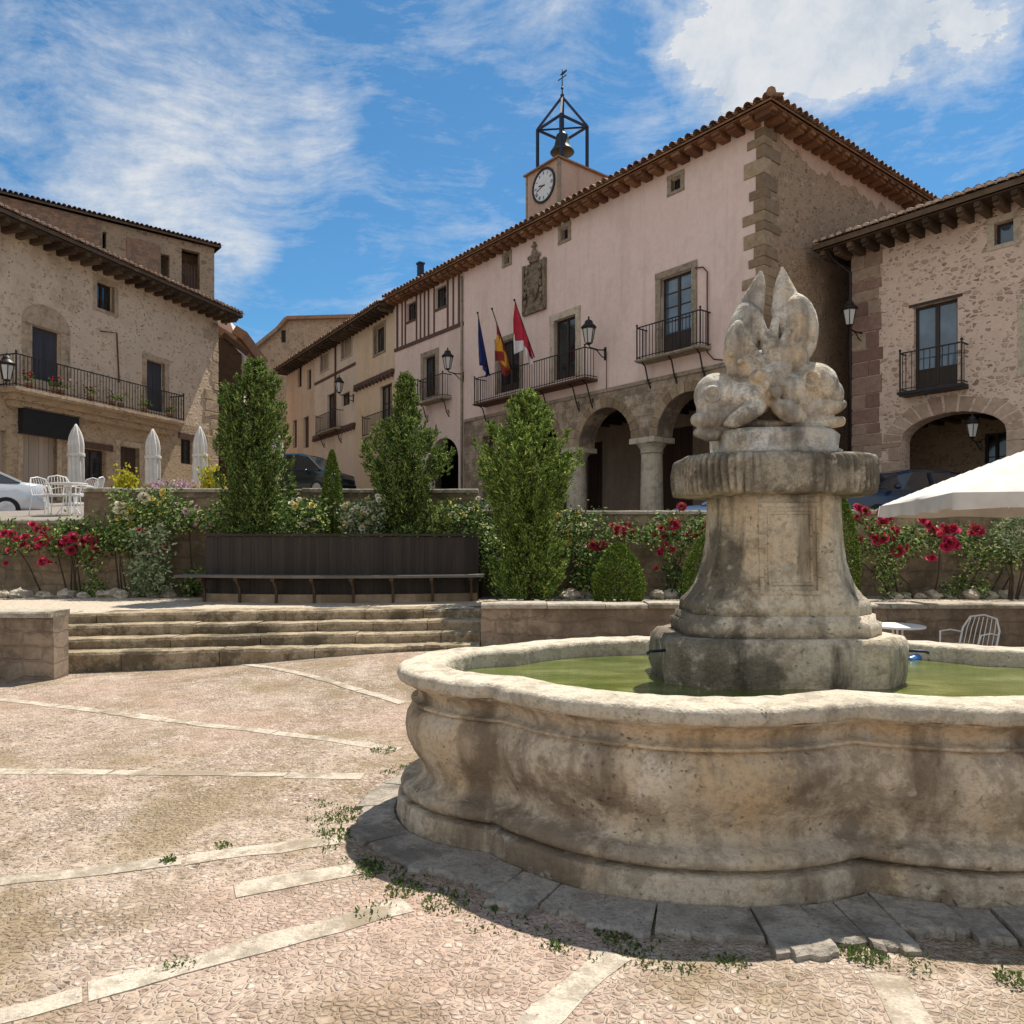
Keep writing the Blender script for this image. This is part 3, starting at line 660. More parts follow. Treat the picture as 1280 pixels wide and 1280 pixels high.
# ring of worn slabs round the fountain
mb = MB(); n = len(OUT); i = 0
inn, mid = offs(.045), None
while i < n:
    st_ = rnd.randint(6, 19); j = min(n, i+st_)
    if n-j < 6: j = n
    w = rnd.uniform(.27, .42); z = rnd.uniform(.026, .04); oo = offs(w, SOFT)
    top = []; bot = []
    idx = list(range(i, j+1))
    for q in idx:
        p = Vector(inn[q % n]); e = Vector(oo[q % n])+Vector((rnd.uniform(-.022, .022), rnd.uniform(-.022, .022)))
        top.append((p, e))
    a = (top[1][1]-top[0][1])*rnd.uniform(.05, .2); b = (top[-2][1]-top[-1][1])*rnd.uniform(.05, .2)
    top[0] = (top[0][0]+a, top[0][1]+a); top[-1] = (top[-1][0]+b, top[-1][1]+b)
    rings = [[(p.x, p.y, -.05), (p.x, p.y, z), (p.x*.06+e.x*.94, p.y*.06+e.y*.94, z-.003), (e.x, e.y, z-.018), (e.x, e.y, -.05)] for p, e in top]
    mb.loft(rings); i = j
mb.v = [(v[0]+FC.x, v[1]+FC.y, v[2]+.006*mnoise.noise(Vector(v)*5)) for v in mb.v]
struct(mb, 'kerb', M['slab'], 'ring of worn grey slabs around the fountain')

# pale stone strips dividing the pebble paving
def strip(a, b, w, gap=.02, seg=(.5, 1.3)):
    mb = MB(); d = (b-a); d.z = 0; L = d.length; d /= L; nx, ny = -d.y, d.x; s = 0
    while s < L-.05:
        l = min(rnd.uniform(*seg), L-s); w2 = w*rnd.uniform(.85, 1.12); sh = rnd.uniform(-.008, .008); m = max(2, int(l/.15)); rr = []
        for k in range(m+1):
            q = s+gap/2+(l-gap)*k/m; x, y = a.x+d.x*q, a.y+d.y*q
            e1 = w2/2+sh+rnd.uniform(-.013, .013); e2 = -w2/2+sh+rnd.uniform(-.013, .013)
            rr.append([(x+nx*e1, y+ny*e1, ground(x, y)-.04), (x+nx*(e1-.004), y+ny*(e1-.004), ground(x, y)+und(x, y)+.004), (x+nx*(e2+.004), y+ny*(e2+.004), ground(x, y)+und(x, y)+.004), (x+nx*e2, y+ny*e2, ground(x, y)-.04)])
        mb.loft(rr); s += l
    struct(mb, 'paving_strip', M['strip'], 'pale stone strip set in the pebble paving')
def gg(px, py):
    p = G(px, py)
    for _ in range(6): p = G(px, py, ground(p.x, p.y))
    return p
for a, b, w in (((512, 1131), (-160, 1310), .13), ((425, 1052), (-200, 1128), .13), ((455, 971), (-200, 962), .13), ((500, 937), (-200, 848), .12),
                ((505, 880), (300, 829), .12), ((768, 1192), (610, 1330), .13), ((1108, 1216), (1190, 1370), .15)):
    strip(gg(*a), gg(*b), w)
strip(gg(448, 1087), gg(292, 1116), .17, .01, (2, 3))
# weeds in the joints
mb = MB()
def tuft(x, y, z, r, n, hgt):
    for _ in range(n):
        a = rnd.uniform(0, 6.283); q = r*math.sqrt(rnd.random()); p = Vector((x+q*math.cos(a), y+q*math.sin(a), z)); hh = hgt*rnd.uniform(.25, .8)
        a2 = rnd.uniform(0, 6.283); w = rnd.uniform(.003, .008); d = Vector((math.cos(a2), math.sin(a2), 0)); n_ = Vector((-d.y, d.x, 0))
        b = p+d*hh*.8+Vector((0, 0, hh)); mb.add([p-n_*w*.4, p+d*hh*.4+Vector((0, 0, hh*.7))-n_*w, b, p+d*hh*.4+Vector((0, 0, hh*.7))+n_*w], ((0, 1, 2, 3),))
for _ in range(420):
    q = rnd.randint(0, n-1); pt = Vector(OUT[q]); nn = pt.normalized(); o_ = .43+rnd.uniform(-.02, .10)
    if mnoise.noise((pt.x*1.3, pt.y*1.3, 4)) < -.12: continue
    pp = pt+nn*o_*1.05; tuft(FC.x+pp.x, FC.y+pp.y, .0, .05, rnd.randint(6, 20), rnd.uniform(.012, .035))
for px, py, r, nn_ in ((430, 1020, .13, 160), (425, 1045, .10, 110), (460, 1090, .08, 100), (212, 1076, .04, 45), (505, 1112, .09, 110), (560, 1130, .12, 110), (770, 1165, .10, 120), (790, 1180, .12, 100),
                       (1078, 1195, .08, 130), (1085, 1170, .05, 60), (930, 1140, .10, 70), (1130, 1200, .12, 60), (1265, 1225, .06, 60), (280, 1058, .05, 25), (480, 938, .10, 70), (225, 1205, .06, 24), (470, 1140, .1, 30), (545, 1020, .04, 50), (620, 1150, .15, 60)):
    p = gg(px, py); tuft(p.x, p.y, p.z, r, int(nn_*1.3), .03)
struct(mb, 'weeds', M['weed'], 'green weeds in the paving joints')['kind'] = 'stuff'
# bottle floating in the basin
p = G(1146, 823, .80); bt = thing('plastic_bottle', 'small blue and clear plastic bottle floating in the green water', 'bottle', p, .5)
mb = MB(); mb.lathe([(.03, -.09), (.034, -.08), (.034, .04), (.03, .06), (.014, .085), (.013, .10)], 12, M=Matrix.Rotation(R(78), 4, 'Y')); mb.build('bottle_body', M['bluebottle'], bt, smooth=True)
mb = MB(); mb.lathe([(.016, .10), (.016, .118)], 10, M=Matrix.Rotation(R(78), 4, 'Y')); mb.build('bottle_cap', M['whitemetal'], bt)
# ================================================================ buildings
class Fac:                                                   # local x along the facade (left to right), y inward, z up
    def __init__(s, name, label, cat, P0, d, group=None):
        s.P = Vector(P0); s.d = Vector(d).normalized(); s.i = Vector((-s.d.y, s.d.x))
        s.root = thing(name, label, cat, (P0[0], P0[1], 0), math.atan2(s.d.y, s.d.x), group)
    def x(s, px, y=0.0):
        k = (px-CX)/F; q = s.P+s.i*y; return (k*q.y-q.x)/(s.d.x-k*s.d.y)
    def z(s, px, py, y=0.0):
        Y = (s.P+s.i*y+s.d*s.x(px, y)).y; return H+(HZ-py)/F*Y
    def rect(s, a, b, top, bot, y=0.0):
        m = (a+b)/2; return s.x(a, y), s.x(b, y), s.z(m, bot, y), s.z(m, top, y)
    def w(s, x, y, z): q = s.P+s.d*x+s.i*y; return Vector((q.x, q.y, z))
fnx = lambda x, z, d: (x, d, z)
def hole(x0, x1, z0, z1): return [(x0, z0), (x1, z0), (x1, z1), (x0, z1)]
def archhole(x0, x1, z0, zs, rise, n=14):
    r = [(x0, z0), (x1, z0)]; c = (x0+x1)/2; a = (x1-x0)/2
    return r+[(c+a*math.cos(math.pi*i/n), zs+rise*math.sin(math.pi*i/n)) for i in range(n+1)]

def window(root, x0, x1, z0, z1, y=.14, leaves=2, rows=2, solid=0.0, mat='frame', glass='glass', name='window', fw=.06, axis=0):
    mb = MB(); d = .05
    def b(a, c, e, f, y0=0.0): mb.box(a, c, y+y0, y+y0+d, e, f)
    b(x0, x1, z0, z0+fw); b(x0, x1, z1-fw, z1); b(x0, x0+fw, z0+fw, z1-fw); b(x1-fw, x1, z0+fw, z1-fw)
    W = (x1-x0)/leaves
    for i in range(1, leaves): b(x0+W*i-fw*.7, x0+W*i+fw*.7, z0+fw, z1-fw, -.006)
    zs = z0+fw+(z1-z0-2*fw)*solid
    if solid: mb.box(x0+fw, x1-fw, y+.012, y+.04, z0+fw, zs); b(x0+fw, x1-fw, zs, zs+.05, .004)
    for r in range(1, rows): zz = zs+(z1-fw-zs)*r/rows; b(x0+fw, x1-fw, zz-.014, zz+.014, .01)
    o = mb.build(name, M[mat], root)
    g = MB(); g.quad((x0+fw, y+.035, zs), (x1-fw, y+.035, zs), (x1-fw, y+.035, z1-fw), (x0+fw, y+.035, z1-fw)); g.build('pane', M[glass], o)
    return o
def door(root, x0, x1, z0, z1, y=.16, mat='door', name='door', boards=5):
    mb = MB(); W = (x1-x0)/boards
    for i in range(boards): mb.box(x0+W*i+.004, x0+W*(i+1)-.004, y+.01*(i % 2), y+.05, z0, z1)
    return mb.build(name, M[mat], root)
def surround(root, x0, x1, z0, z1, w=.22, proud=.035, sill=True, mat='surround', lintel=None, name='stone_surround'):
    mb = MB(); l = lintel or w
    for xa, xb in ((x0-w, x0), (x1, x1+w)):
        z = z0
        while z < z1-.01:
            h = min(rnd.uniform(.35, .7), z1-z); h = z1-z if z1-z-h < .2 else h
            mb.box(xa, xb, -proud-rnd.uniform(0, .006), .13, z+.002, z+h-.002); z += h
    mb.box(x0-w-.01, x1+w+.01, -proud-.008, .13, z1+.002, z1+l)
    if sill: mb.box(x0-w-.01, x1+w+.01, -proud-.012, .13, z0-w*.7, z0-.002)
    return mb.build(name, M[mat], root)
def balcony(root, x0, x1, z, h=1.0, proj=.6, gap=.125, slabt=.10, slabm='surround', brackets=(), dropb=.75, ironm='iron', extra=None):
    mb = MB(); mb.box(x0, x1, -proj, -.002, z-slabt, z); mb.box(x0-.03, x1+.03, -proj-.035, -proj-.002, z-slabt*.7, z-.012)
    o = mb.build('balcony', M[slabm], root)
    rl = MB(); a, b = x0+.03, x1-.03; yf = -proj+.03
    for zz, t in ((z+h, .035), (z+.07, .022)):
        rl.beam((a, yf, zz), (b, yf, zz), .03, t)
        for x in (a, b): rl.beam((x, yf, zz), (x, -.01, zz), .03, t)
    n = max(2, int((b-a)/gap))
    for i in range(n+1):
        x = a+(b-a)*i/n; rl.beam((x, yf, z), (x, yf, z+h), .016)
    for x in (a, b):
        rl.beam((x, yf, z), (x, yf, z+h+.05), .034); rl.blob((x, yf, z+h+.08), .04, 6, 4)
        for k in range(1, int(proj/gap)): rl.beam((x, yf+k*gap, z), (x, yf+k*gap, z+h), .016)
    rl.build('railing', M[ironm], o)
    for bx in brackets:
        br = MB(); br.tube([(bx, -proj+.08, z-slabt-.01), (bx, -proj*.55, z-slabt-.12), (bx, -.16, z-slabt-dropb*.7), (bx, -.02, z-slabt-dropb)], .026, 6)
        br.tube([(bx, -.16, z-slabt-dropb*.7), (bx, -.06, z-slabt-dropb*.62), (bx, -.03, z-slabt-dropb*.8)], .02, 6); br.build('bracket', M[ironm], o)
    return o
def tiles(mb, org, ux, uy, L, D, nrm, hipL=False, hipR=False, pitch=.235, row=.42, hk=1.0, caps=None, lift=.02):
    org, ux, uy, nrm = Vector(org), Vector(ux), Vector(uy), Vector(nrm); n = int(L/pitch); p = L/n; q = 5; r = p*.40
    for i in range(n):
        s = (i+.5)*p; dm = D
        if hipL: dm = min(dm, s*hk)
        if hipR: dm = min(dm, (L-s)*hk)
        k = 0; d = rnd.uniform(-.05, .02)
        while d < dm-.05:
            l = min(row+.06, dm-d+.02); jx = rnd.uniform(-.012, .012); jz = rnd.uniform(0, .012); rings = []
            for e, rr, zl in ((0, r*1.06, .03), (l, r*.92, .0)):
                rings.append([org+ux*(s+jx+rr*math.cos(math.pi*m/q))+uy*(d+e)+nrm*(lift+zl+jz+rr*math.sin(math.pi*m/q)) for m in range(q+1)])
            mb.loft(rings, cap=False, closed=False)
            if k == 0:
                c = rings[0]
                if caps is not None: caps.add([v+uy*.03 for v in c], [tuple(range(len(c)))])
                ch = []
                for e, rr, zl in ((-.02, r*.95, 0), (.5, r*.95, 0)):         # channel tile between the covers
                    ch.append([org+ux*(s+p/2+rr*math.cos(math.pi*(1+m/q)))+uy*(d+e)+nrm*(lift+.05+rr*math.sin(math.pi*(1+m/q))*.6) for m in range(q+1)])
                mb.loft(ch, cap=False, closed=False)
            d += row; k += 1
def hip_roof(root, x0, x1, y0, y1, z, pitch, L=True, Rr=True, back=True, mat='tile', caps='mortarcap', thick=.10, row=.42, deck='darkeaves', pitch_t=.235):
    c, s_ = math.cos(R(pitch)), math.sin(R(pitch)); hw = (y1-y0)/2; D = hw/c; zr = z+hw*math.tan(R(pitch)); tm = MB(); cm = MB() if caps else None
    nf = Vector((0, -s_, c)); tiles(tm, (x0, y0, z+thick), (1, 0, 0), (0, c, s_), x1-x0, D, nf, L, Rr, hk=1/c, caps=cm, row=row, pitch=pitch_t)
    xa = x0+(hw if L else 0); xb = x1-(hw if Rr else 0)
    sl = MB(); t = thick
    A = (x0, y0); B = (x1, y0); C_ = (x1, y1); D_ = (x0, y1); rl = (xa, (y0+y1)/2); rr = (xb, (y0+y1)/2)
    for dz in (t-.005,):
        lo = lambda p: (p[0], p[1], z+dz); hi = lambda p: (p[0], p[1], zr+dz)
        sl.add([lo(A), lo(B), hi(rr), hi(rl)], ((0, 1, 2, 3),)); sl.add([lo(C_), lo(D_), hi(rl), hi(rr)], ((0, 1, 2, 3),))
        sl.add([lo(B), lo(C_), hi(rr)], ((0, 1, 2),)); sl.add([lo(D_), lo(A), hi(rl)], ((0, 1, 2),))
    sl.add([(A[0], A[1], z+t-.005), (B[0], B[1], z+t-.005), (B[0], B[1], z+.005), (A[0], A[1], z+.005)], ((0, 1, 2, 3),))
    sl.add([(B[0], B[1], z+t-.005), (C_[0], C_[1], z+t-.005), (C_[0], C_[1], z+.005), (B[0], B[1], z+.005)], ((0, 1, 2, 3),))
    sl.add([(D_[0], D_[1], z+t-.005), (A[0], A[1], z+t-.005), (A[0], A[1], z+.005), (D_[0], D_[1], z+.005)], ((0, 1, 2, 3),))
    if Rr: tiles(tm, (x1, y0, z+thick), (0, 1, 0), (-c, 0, s_), y1-y0, D, Vector((s_, 0, c)), True, True, hk=1/c, caps=cm, row=row, pitch=pitch_t)
    if L: tiles(tm, (x0, y1, z+thick), (0, -1, 0), (c, 0, s_), y1-y0, D, Vector((-s_, 0, c)), True, True, hk=1/c, caps=cm, row=row, pitch=pitch_t)
    for e0, e1, on in (((x0, y0, z), (xa, rl[1], zr), L), ((x1, y0, z), (xb, rr[1], zr), Rr)):     # hip ridge tiles
        if not on: continue
        a, b = Vector(e0), Vector(e1); n = int((b-a).length/.42)
        for i in range(n):
            p = a+(b-a)*(i/n); q = a+(b-a)*((i+1.1)/n); up = Vector((0, 0, thick+.12)); tm.tube([p+up+Vector((0, 0, .03)), q+up], [.13, .115], 8, cap=True)
    o = tm.build('roof', M[mat], root, recalc=False); sl.build('roof_deck', M[deck], o)
    if cm and cm.v: cm.build('mortar_fillet', M[caps], o)
    return o
def rafters(root, segs, z, mat, gap=.55, w=.12, h=.15, board=.03, name='eaves', tip=True):
    """segs: (origin, along, outward, length, overhang) in local coordinates"""
    mb = MB()
    for o, u, v, L, ov in segs:
        o, u, v = Vector(o), Vector(u), Vector(v)
        a, b, c, d = o+v*.0, o+u*L, o+u*L+v*ov, o+v*ov
        zz = Vector((0, 0, z-o.z)); bt = Vector((0, 0, board))
        mb.add([a+zz, b+zz, c+zz, d+zz, a+zz+bt, b+zz+bt, c+zz+bt, d+zz+bt], ((0, 1, 2, 3), (4, 5, 6, 7), (0, 1, 5, 4), (2, 3, 7, 6), (1, 2, 6, 5), (0, 3, 7, 4)))
        n = int(L/gap)
        for i in range(n+1):
            p = o+u*(L*(i+.5)/(n+1)); k = Vector((0, 0, z-o.z-h/2-.002)); ww = w*rnd.uniform(.85, 1.15)
            mb.beam(p+v*.01+k, p+v*(ov-.10)+k, ww, h)
            if tip: mb.beam(p+v*(ov-.10)+k+Vector((0, 0, .025)), p+v*(ov-.015)+k+Vector((0, 0, .03)), ww*.92, h*.6)
    return mb.build(name, M[mat], root)
def box_walls(root, L, D, z0, z1, mat, y0=.3, sides=True, name='rear_wall'):
    mb = MB(); mb.quad((0, y0, z0), (0, D, z0), (0, D, z1), (0, y0, z1)); mb.quad((L, y0, z0), (L, D, z0), (L, D, z1), (L, y0, z1)); mb.quad((0, D, z0), (L, D, z0), (L, D, z1), (0, D, z1))
    return mb.build(name, M[mat], root)

# wall lanterns: copies of one prototype
LANT = []
def lantern(fac, px, py, scale, label, y=0.0, arm=.7, flip=0):
    loc = fac.w(fac.x(px, y), y, fac.z(px, py, y)); rz = math.atan2(fac.d.y, fac.d.x)+flip
    if not LANT:
        t = thing('wall_lantern', label, 'lantern', loc, rz, 'wall lanterns of the square'); t.scale = (scale,)*3
        br = MB(); br.box(-.04, .04, -.03, 0, -.22, .16); br.tube([(0, -.02, .08), (0, -.3, .04), (0, -arm+.05, .06), (0, -arm, .14)], .02, 8)
        br.tube([(0, -.02, -.16), (0, -.16, -.14), (0, -.34, .0), (0, -.5, .045)], .016, 8); br.build('bracket', M['iron'], t)
        fr = MB(); fr.lathe([(.03, .12), (.09, .15), (.10, .18)], 8, (0, -arm, 0)); fr.lathe([(.20, .585), (.205, .60), (.205, .63)], 6, (0, -arm, 0))
        for k in range(6):
            a = math.pi/3*k; fr.beam((.11*math.cos(a), -arm+.11*math.sin(a), .18), (.19*math.cos(a), -arm+.19*math.sin(a), .59), .018)
        fr.build('lantern_frame', M['iron'], t)
        g = MB(); g.lathe([(.098, .18), (.178, .585)], 6, (0, -arm, 0)); g.build('lantern_glass', M['lampglass'], t)
        c = MB(); c.lathe([(.235, .63), (.22, .66), (.15, .73), (.12, .76), (.12, .80), (.09, .84), (.04, .86), (.02, .90), (.03, .92), (.03, .94), (.005, .97)], 14, (0, -arm, 0)); c.build('lantern_cap', M['iron'], t, smooth=True)
        LANT.append(t); return t
    return dup(LANT[0], loc, rz, label, (scale,)*3)

# ---------------------------------------------------------------- town hall
CO = Vector((7.05, 21.0)); U1 = Vector((-.79, 1.0))
def onl(t): return CO+U1*t
TH = Fac('town_hall', 'large pink plastered town hall with round arcade, iron balconies and tiled hip roof', 'town hall', onl(11.56), -U1)
r = TH.root; L = (onl(11.56)-CO).length; DP = 11.5; ZT = 13.42; ZB = 6.84
holes = []; 
Wc = TH.rect(826, 865, 342, 441); Wm = TH.rect(693, 720, 397, 473); Wl = TH.rect(623, 650, 425, 489)
vents = [TH.rect(839, 851, 222, 238), TH.rect(701.5, 710.5, 285, 300), TH.rect(631, 637, 319.5, 330)]
sd = TH.rect(604, 617, 545, 640)
for q in (Wc, Wm, Wl): holes.append(hole(*q))
for q in vents: holes.append(hole(*q))
mb = MB(); mb.wall([(0, ZB), (L, ZB), (L, ZT), (0, ZT)], holes, .3, fnx)
mb.build('plaster_wall', M['pink'], r)
mb = MB(); mb.quad((L, .003, 1.5), (L, DP, 1.5), (L, DP, ZT), (L, .003, ZT)); mb.quad((0, .3, 1.5), (0, DP, 1.5), (0, DP, ZT), (0, .3, ZT)); mb.quad((0, DP, 1.5), (L, DP, 1.5), (L, DP, ZT), (0, DP, ZT))
mb.build('side_wall', M['sidewall'], r)
# irregular remnants of pink plaster under the eaves of the side wall
mb = MB(); top = []; x = .55
while x < 8: x += rnd.uniform(.04, .09); top.append((x, ZT-.55+.25*mnoise.noise((x*.9, 2, 0))+.22*mnoise.noise((x*2.7, 5, 0))+.10*mnoise.noise((x*9, 8, 0))+.45*max(0, 1-(x-.55)/1.1)))
poly = [(8.3, ZT-.01), (.56, ZT-.01)]+top+[(8.3, top[-1][1])]
mb.prism(poly, lambda x, z, t: (L+t, x, z), .004, .012); mb.build('plaster_remnant', M['towerp'], r)
# quoins of the corner
qm = MB(); z = 5.2; k = 0
while z < ZT-.25:
    h = rnd.uniform(.24, .46); h = min(h, ZT-.2-z); a = (.58 if k % 2 else .27)*rnd.uniform(.75, 1.25); b = (.35 if k % 2 else .72)*rnd.uniform(.8, 1.2)
    qm.box(L-a, L+.035, -.03-rnd.uniform(0, .015), b, z+.006, z+h-.006, .008); z += h; k += 1
qm.build('corner_quoins', M['quoin'], r, bevel=.012)
# arcade
tx_ = lambda t: L-(t*U1.length)
A2 = (tx_(3.02), tx_(1.06)); A1 = (tx_(5.845), tx_(3.884)); A0 = (tx_(8.66), tx_(6.70)); SPZ = 4.98
def arcpts(a, b, z, rise, n=16):
    c, q = (a+b)/2, (b-a)/2; return [(c-q*math.cos(math.pi*i/n), z+rise*math.sin(math.pi*i/n)) for i in range(n+1)]
pts = [(.02, 1.6), (sd[0], 1.6), (sd[0], sd[3]), (sd[1], sd[3]), (sd[1], 1.6), (A0[0], 1.6)]+arcpts(*A0, SPZ, 1.23)+arcpts(*A1, SPZ, 1.23)+arcpts(*A2, SPZ, 1.23)+[(A2[1], 1.6), (L+.03, 1.6), (L+.03, ZB-.003), (.02, ZB-.003)]
mb = MB(); mb.prism(pts, lambda x, z, t: (x, t, z), -.03, .72); mb.build('arcade', M['arcade'], r)
for a, b in (A0, A1, A2):                                    # arch rings proud of the wall
    vm = MB(); n = 15; c = (a+b)/2; q = (b-a)/2
    for i in range(n):
        t0, t1 = math.pi*i/n+.008, math.pi*(i+1)/n-.008; o = q+.30+rnd.uniform(-.03, .03)
        vm.prism([(c-(q+.004)*math.cos(t0), SPZ+(q-.015)*math.sin(t0)), (c-(q+.004)*math.cos(t1), SPZ+(q-.015)*math.sin(t1)), (c-o*math.cos(t1), SPZ+o*math.sin(t1)), (c-o*math.cos(t0), SPZ+o*math.sin(t0))],
                 lambda x, z, t: (x, t, z), -.05-rnd.uniform(0, .01), .06)
    vm.build('arch_ring', M['quoin'], r)
mb = MB(); mb.box(.0, L+.05, -.075, -.031, ZB-.11, ZB+.01); mb.build('string_course', M['surround'], r)
for x in ((A0[1]+A1[0])/2, (A1[1]+A2[0])/2):
    mb = MB(); mb.box(x-.46, x+.46, -.11, .81, 1.7, 2.35); mb.lathe([(.46, 2.35), (.46, 2.42), (.40, 2.48), (.38, 2.55), (.37, 3.4), (.35, 4.45), (.36, 4.48), (.40, 4.5), (.36, 4.54), (.40, 4.66), (.50, 4.80)], 20, (x, .35, 0))
    mb.box(x-.535, x+.535, -.16, .86, 4.80, SPZ-.002); mb.build('column', M['lsurround'], r, smooth=False)
pw = 4.2                                                     # portico behind the arcade
bd = [TH.rect(733, 753, 553, 650, pw), TH.rect(822, 866, 535, 655, pw)]
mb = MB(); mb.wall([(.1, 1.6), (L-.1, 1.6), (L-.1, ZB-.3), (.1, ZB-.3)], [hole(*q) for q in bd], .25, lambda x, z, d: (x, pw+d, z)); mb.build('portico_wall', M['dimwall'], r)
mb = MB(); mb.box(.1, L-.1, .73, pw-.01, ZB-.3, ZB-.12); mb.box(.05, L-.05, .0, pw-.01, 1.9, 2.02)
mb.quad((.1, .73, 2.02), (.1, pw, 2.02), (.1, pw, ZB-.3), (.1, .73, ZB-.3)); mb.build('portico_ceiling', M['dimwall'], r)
bm_ = MB()
for x in lin(.5, L-.5, .7): bm_.beam((x, .74, ZB-.38), (x, pw-.02, ZB-.38), .14, .15)
bm_.build('portico_beams', M['darkeaves'], r)
door(r, bd[0][0], bd[0][1], bd[0][2], bd[0][3], pw+.1, 'reddoor'); door(r, bd[1][0], bd[1][1], bd[1][2], bd[1][3], pw+.1, 'reddoor', boards=8)
door(r, sd[0], sd[1], 1.6, sd[3], .3, 'reddoor', boards=4)
# openings of the upper floor
window(r, *Wc, leaves=2, rows=4, solid=.25, name='balcony_door', glass='bluepane'); surround(r, *Wc, w=.20, sill=False)
window(r, *Wm, leaves=2, rows=1, solid=.12, name='balcony_door'); surround(r, *Wm, w=.24, sill=False, mat='lsurround')
window(r, *Wl, leaves=2, rows=1, solid=.12, name='balcony_door'); surround(r, *Wl, w=.20, sill=False)
for q in vents:
    surround(r, *q, w=.14, proud=.03, name='vent_surround')
    g = MB(); g.box(q[0], q[1], .16, .2, q[2], q[3]); v = g.build('vent', M['dark'], r)
    g = MB(); xm = (q[0]+q[1])/2; g.beam((xm, .08, q[2]), (xm, .08, q[3]), .02); g.build('vent_bar', M['iron'], v)
yb = -.62
bx0, bx1 = TH.x(592, yb), TH.x(731, yb); bz = TH.z(660, 488, yb)
balcony(r, bx0, bx1, bz, h=1.02, proj=.62, gap=.14, slabt=.09, slabm='rust', brackets=[bx0+.25, bx0+(bx1-bx0)*.38, bx0+(bx1-bx0)*.62, bx1-.9, bx1-.2], dropb=.95)
bx0, bx1 = TH.x(795, -.5), TH.x(876, -.5); bz = TH.z(836, 440, -.5)
balcony(r, bx0, bx1, bz, h=1.02, proj=.52, gap=.13, slabt=.09, slabm='surround', brackets=[bx0+.2, (bx0+bx1)/2, bx1-.2], dropb=.8)
# carved coat of arms: plaque, shield, helm scrolls and crown
q = TH.rect(656, 683, 328, 388); w, h = q[1]-q[0], q[3]-q[2]; cx = (q[0]+q[1])/2
mb = MB(); mb.box(q[0], q[1], -.06, .02, q[2], q[3]); fr_ = .09
for a in ((q[0]-.03, q[0]+fr_, q[2]-.05, q[3]), (q[1]-fr_, q[1]+.03, q[2]-.05, q[3]), (q[0]-.02, q[1]+.02, q[2]-.1, q[2]+.06)): mb.box(a[0], a[1], -.13, .0, a[2], a[3])
ca = mb.build('coat_of_arms', M['carved'], r, bevel=.01)
mb = MB(); sh = [(-.36, .42), (-.30, -.1), (-.2, -.34), (0, -.5), (.2, -.34), (.30, -.1), (.36, .42), (.15, .36), (0, .45), (-.15, .36)]
mb.prism([(cx+x*w*.85, q[2]+h*.47+z*h*.62) for x, z in sh], fnx, -.155, -.05)
for a in range(4):
    x = cx+(-.15 if a % 2 else .15)*w; z = q[2]+h*(.58 if a < 2 else .36); mb.blob((x, -.16, z), (.12, .05, .15), 8, 6, .15)
for sx in (-1, 1):
    for i in range(5): mb.blob((cx+sx*w*(.38-.02*i), -.13, q[2]+h*(.2+.16*i)), (.075, .06, .12), 8, 6, .2)
mb.build('shield', M['carved'], ca)
mb = MB(); zt = q[3]
mb.lathe([(.22, -.02), (.27, .05), (.25, .1), (.33, .24)], 14, (cx, -.08, zt), sy=.4)
for i in range(5): mb.blob((cx+(i-2)*.16, -.08, zt+.28-.03*abs(i-2)), (.05, .05, .07), 6, 5)
mb.blob((cx, -.07, zt+.36), (.16, .07, .14), 8, 6); mb.beam((cx, -.07, zt+.4), (cx, -.07, zt+.78), .07); mb.beam((cx-.13, -.07, zt+.62), (cx+.13, -.07, zt+.62), .06)
mb.build('crown', M['carved'], ca)
# drain pipes and cables
def pipe(root, pts, rad=.03, mat='surround', name='drainpipe'):
    mb = MB(); mb.tube(pts, rad, 8); return mb.build(name, M[mat], root, smooth=True)
def onf(fac, px, py, y=-.07): return (fac.x(px, y), y, fac.z(px, py, y))
pipe(r, [onf(TH, 869, 335), onf(TH, 879, 334), onf(TH, 884, 340), onf(TH, 884, 440), onf(TH, 892, 449), onf(TH, 903, 450)], .022, 'rust', 'cable_conduit')
pipe(r, [onf(TH, 577, 345), onf(TH, 577, 620)], .05, 'surround')
pipe(r, [onf(TH, 758, 440), onf(TH, 758, 487)], .015, 'rust', 'cable_conduit')
ov_ = .58; ZE = ZT
rafters(r, [((-.02, 0, 0), (1, 0, 0), (0, -1, 0), L+.02, ov_), ((L, -ov_, 0), (0, 1, 0), (1, 0, 0), DP+2*ov_, ov_)], ZE, 'eaves', gap=.5, w=.27, h=.17)
hip_roof(r, 0, L+ov_+.06, -ov_-.06, DP+ov_, ZE+.035, 19, L=False, Rr=True, caps=None, thick=.07, deck='eaves', pitch_t=.29)

# bell tower on the roof
tw = P(698, 195, 29.6); tz = tw.z; ZW = 12.6
BT = Fac('bell_tower', 'small plastered clock turret on the town hall roof with iron belfry', 'clock tower', (tw.x-.62*1.95, tw.y+.785*1.95), -U1)
r2 = BT.root; a, b = 1.95, 2.7
mb = MB(); mb.box(0, a, 0, b, ZW, tz-.08); mb.build('turret_wall', M['towerp'], r2)
mb = MB()
for x in (0, a): mb.box(x-.05, x+.05, -.03, .05, ZW, tz-.09)
mb.box(a-.04, a+.03, .05, .12, ZW, tz-.09); mb.build('corner_strip', M['surround'], r2)
mb = MB(); mb.box(-.12, a+.12, -.12, b+.14, tz-.08, tz-.02); mb.build('turret_roof', M['tile'], r2, recalc=False)
cz = BT.z(680, 232); cxx = BT.x(680); rr_ = .60
mb = MB(); mb.lathe([(rr_+.1, -.03), (rr_+.1, .05), (rr_+.02, .06), (rr_, .02), (rr_, -.03)], 36, M=Matrix.Translation((cxx, 0, cz)) @ Matrix.Rotation(R(90), 4, 'X'))
ck = mb.build('clock', M['black'], r2)
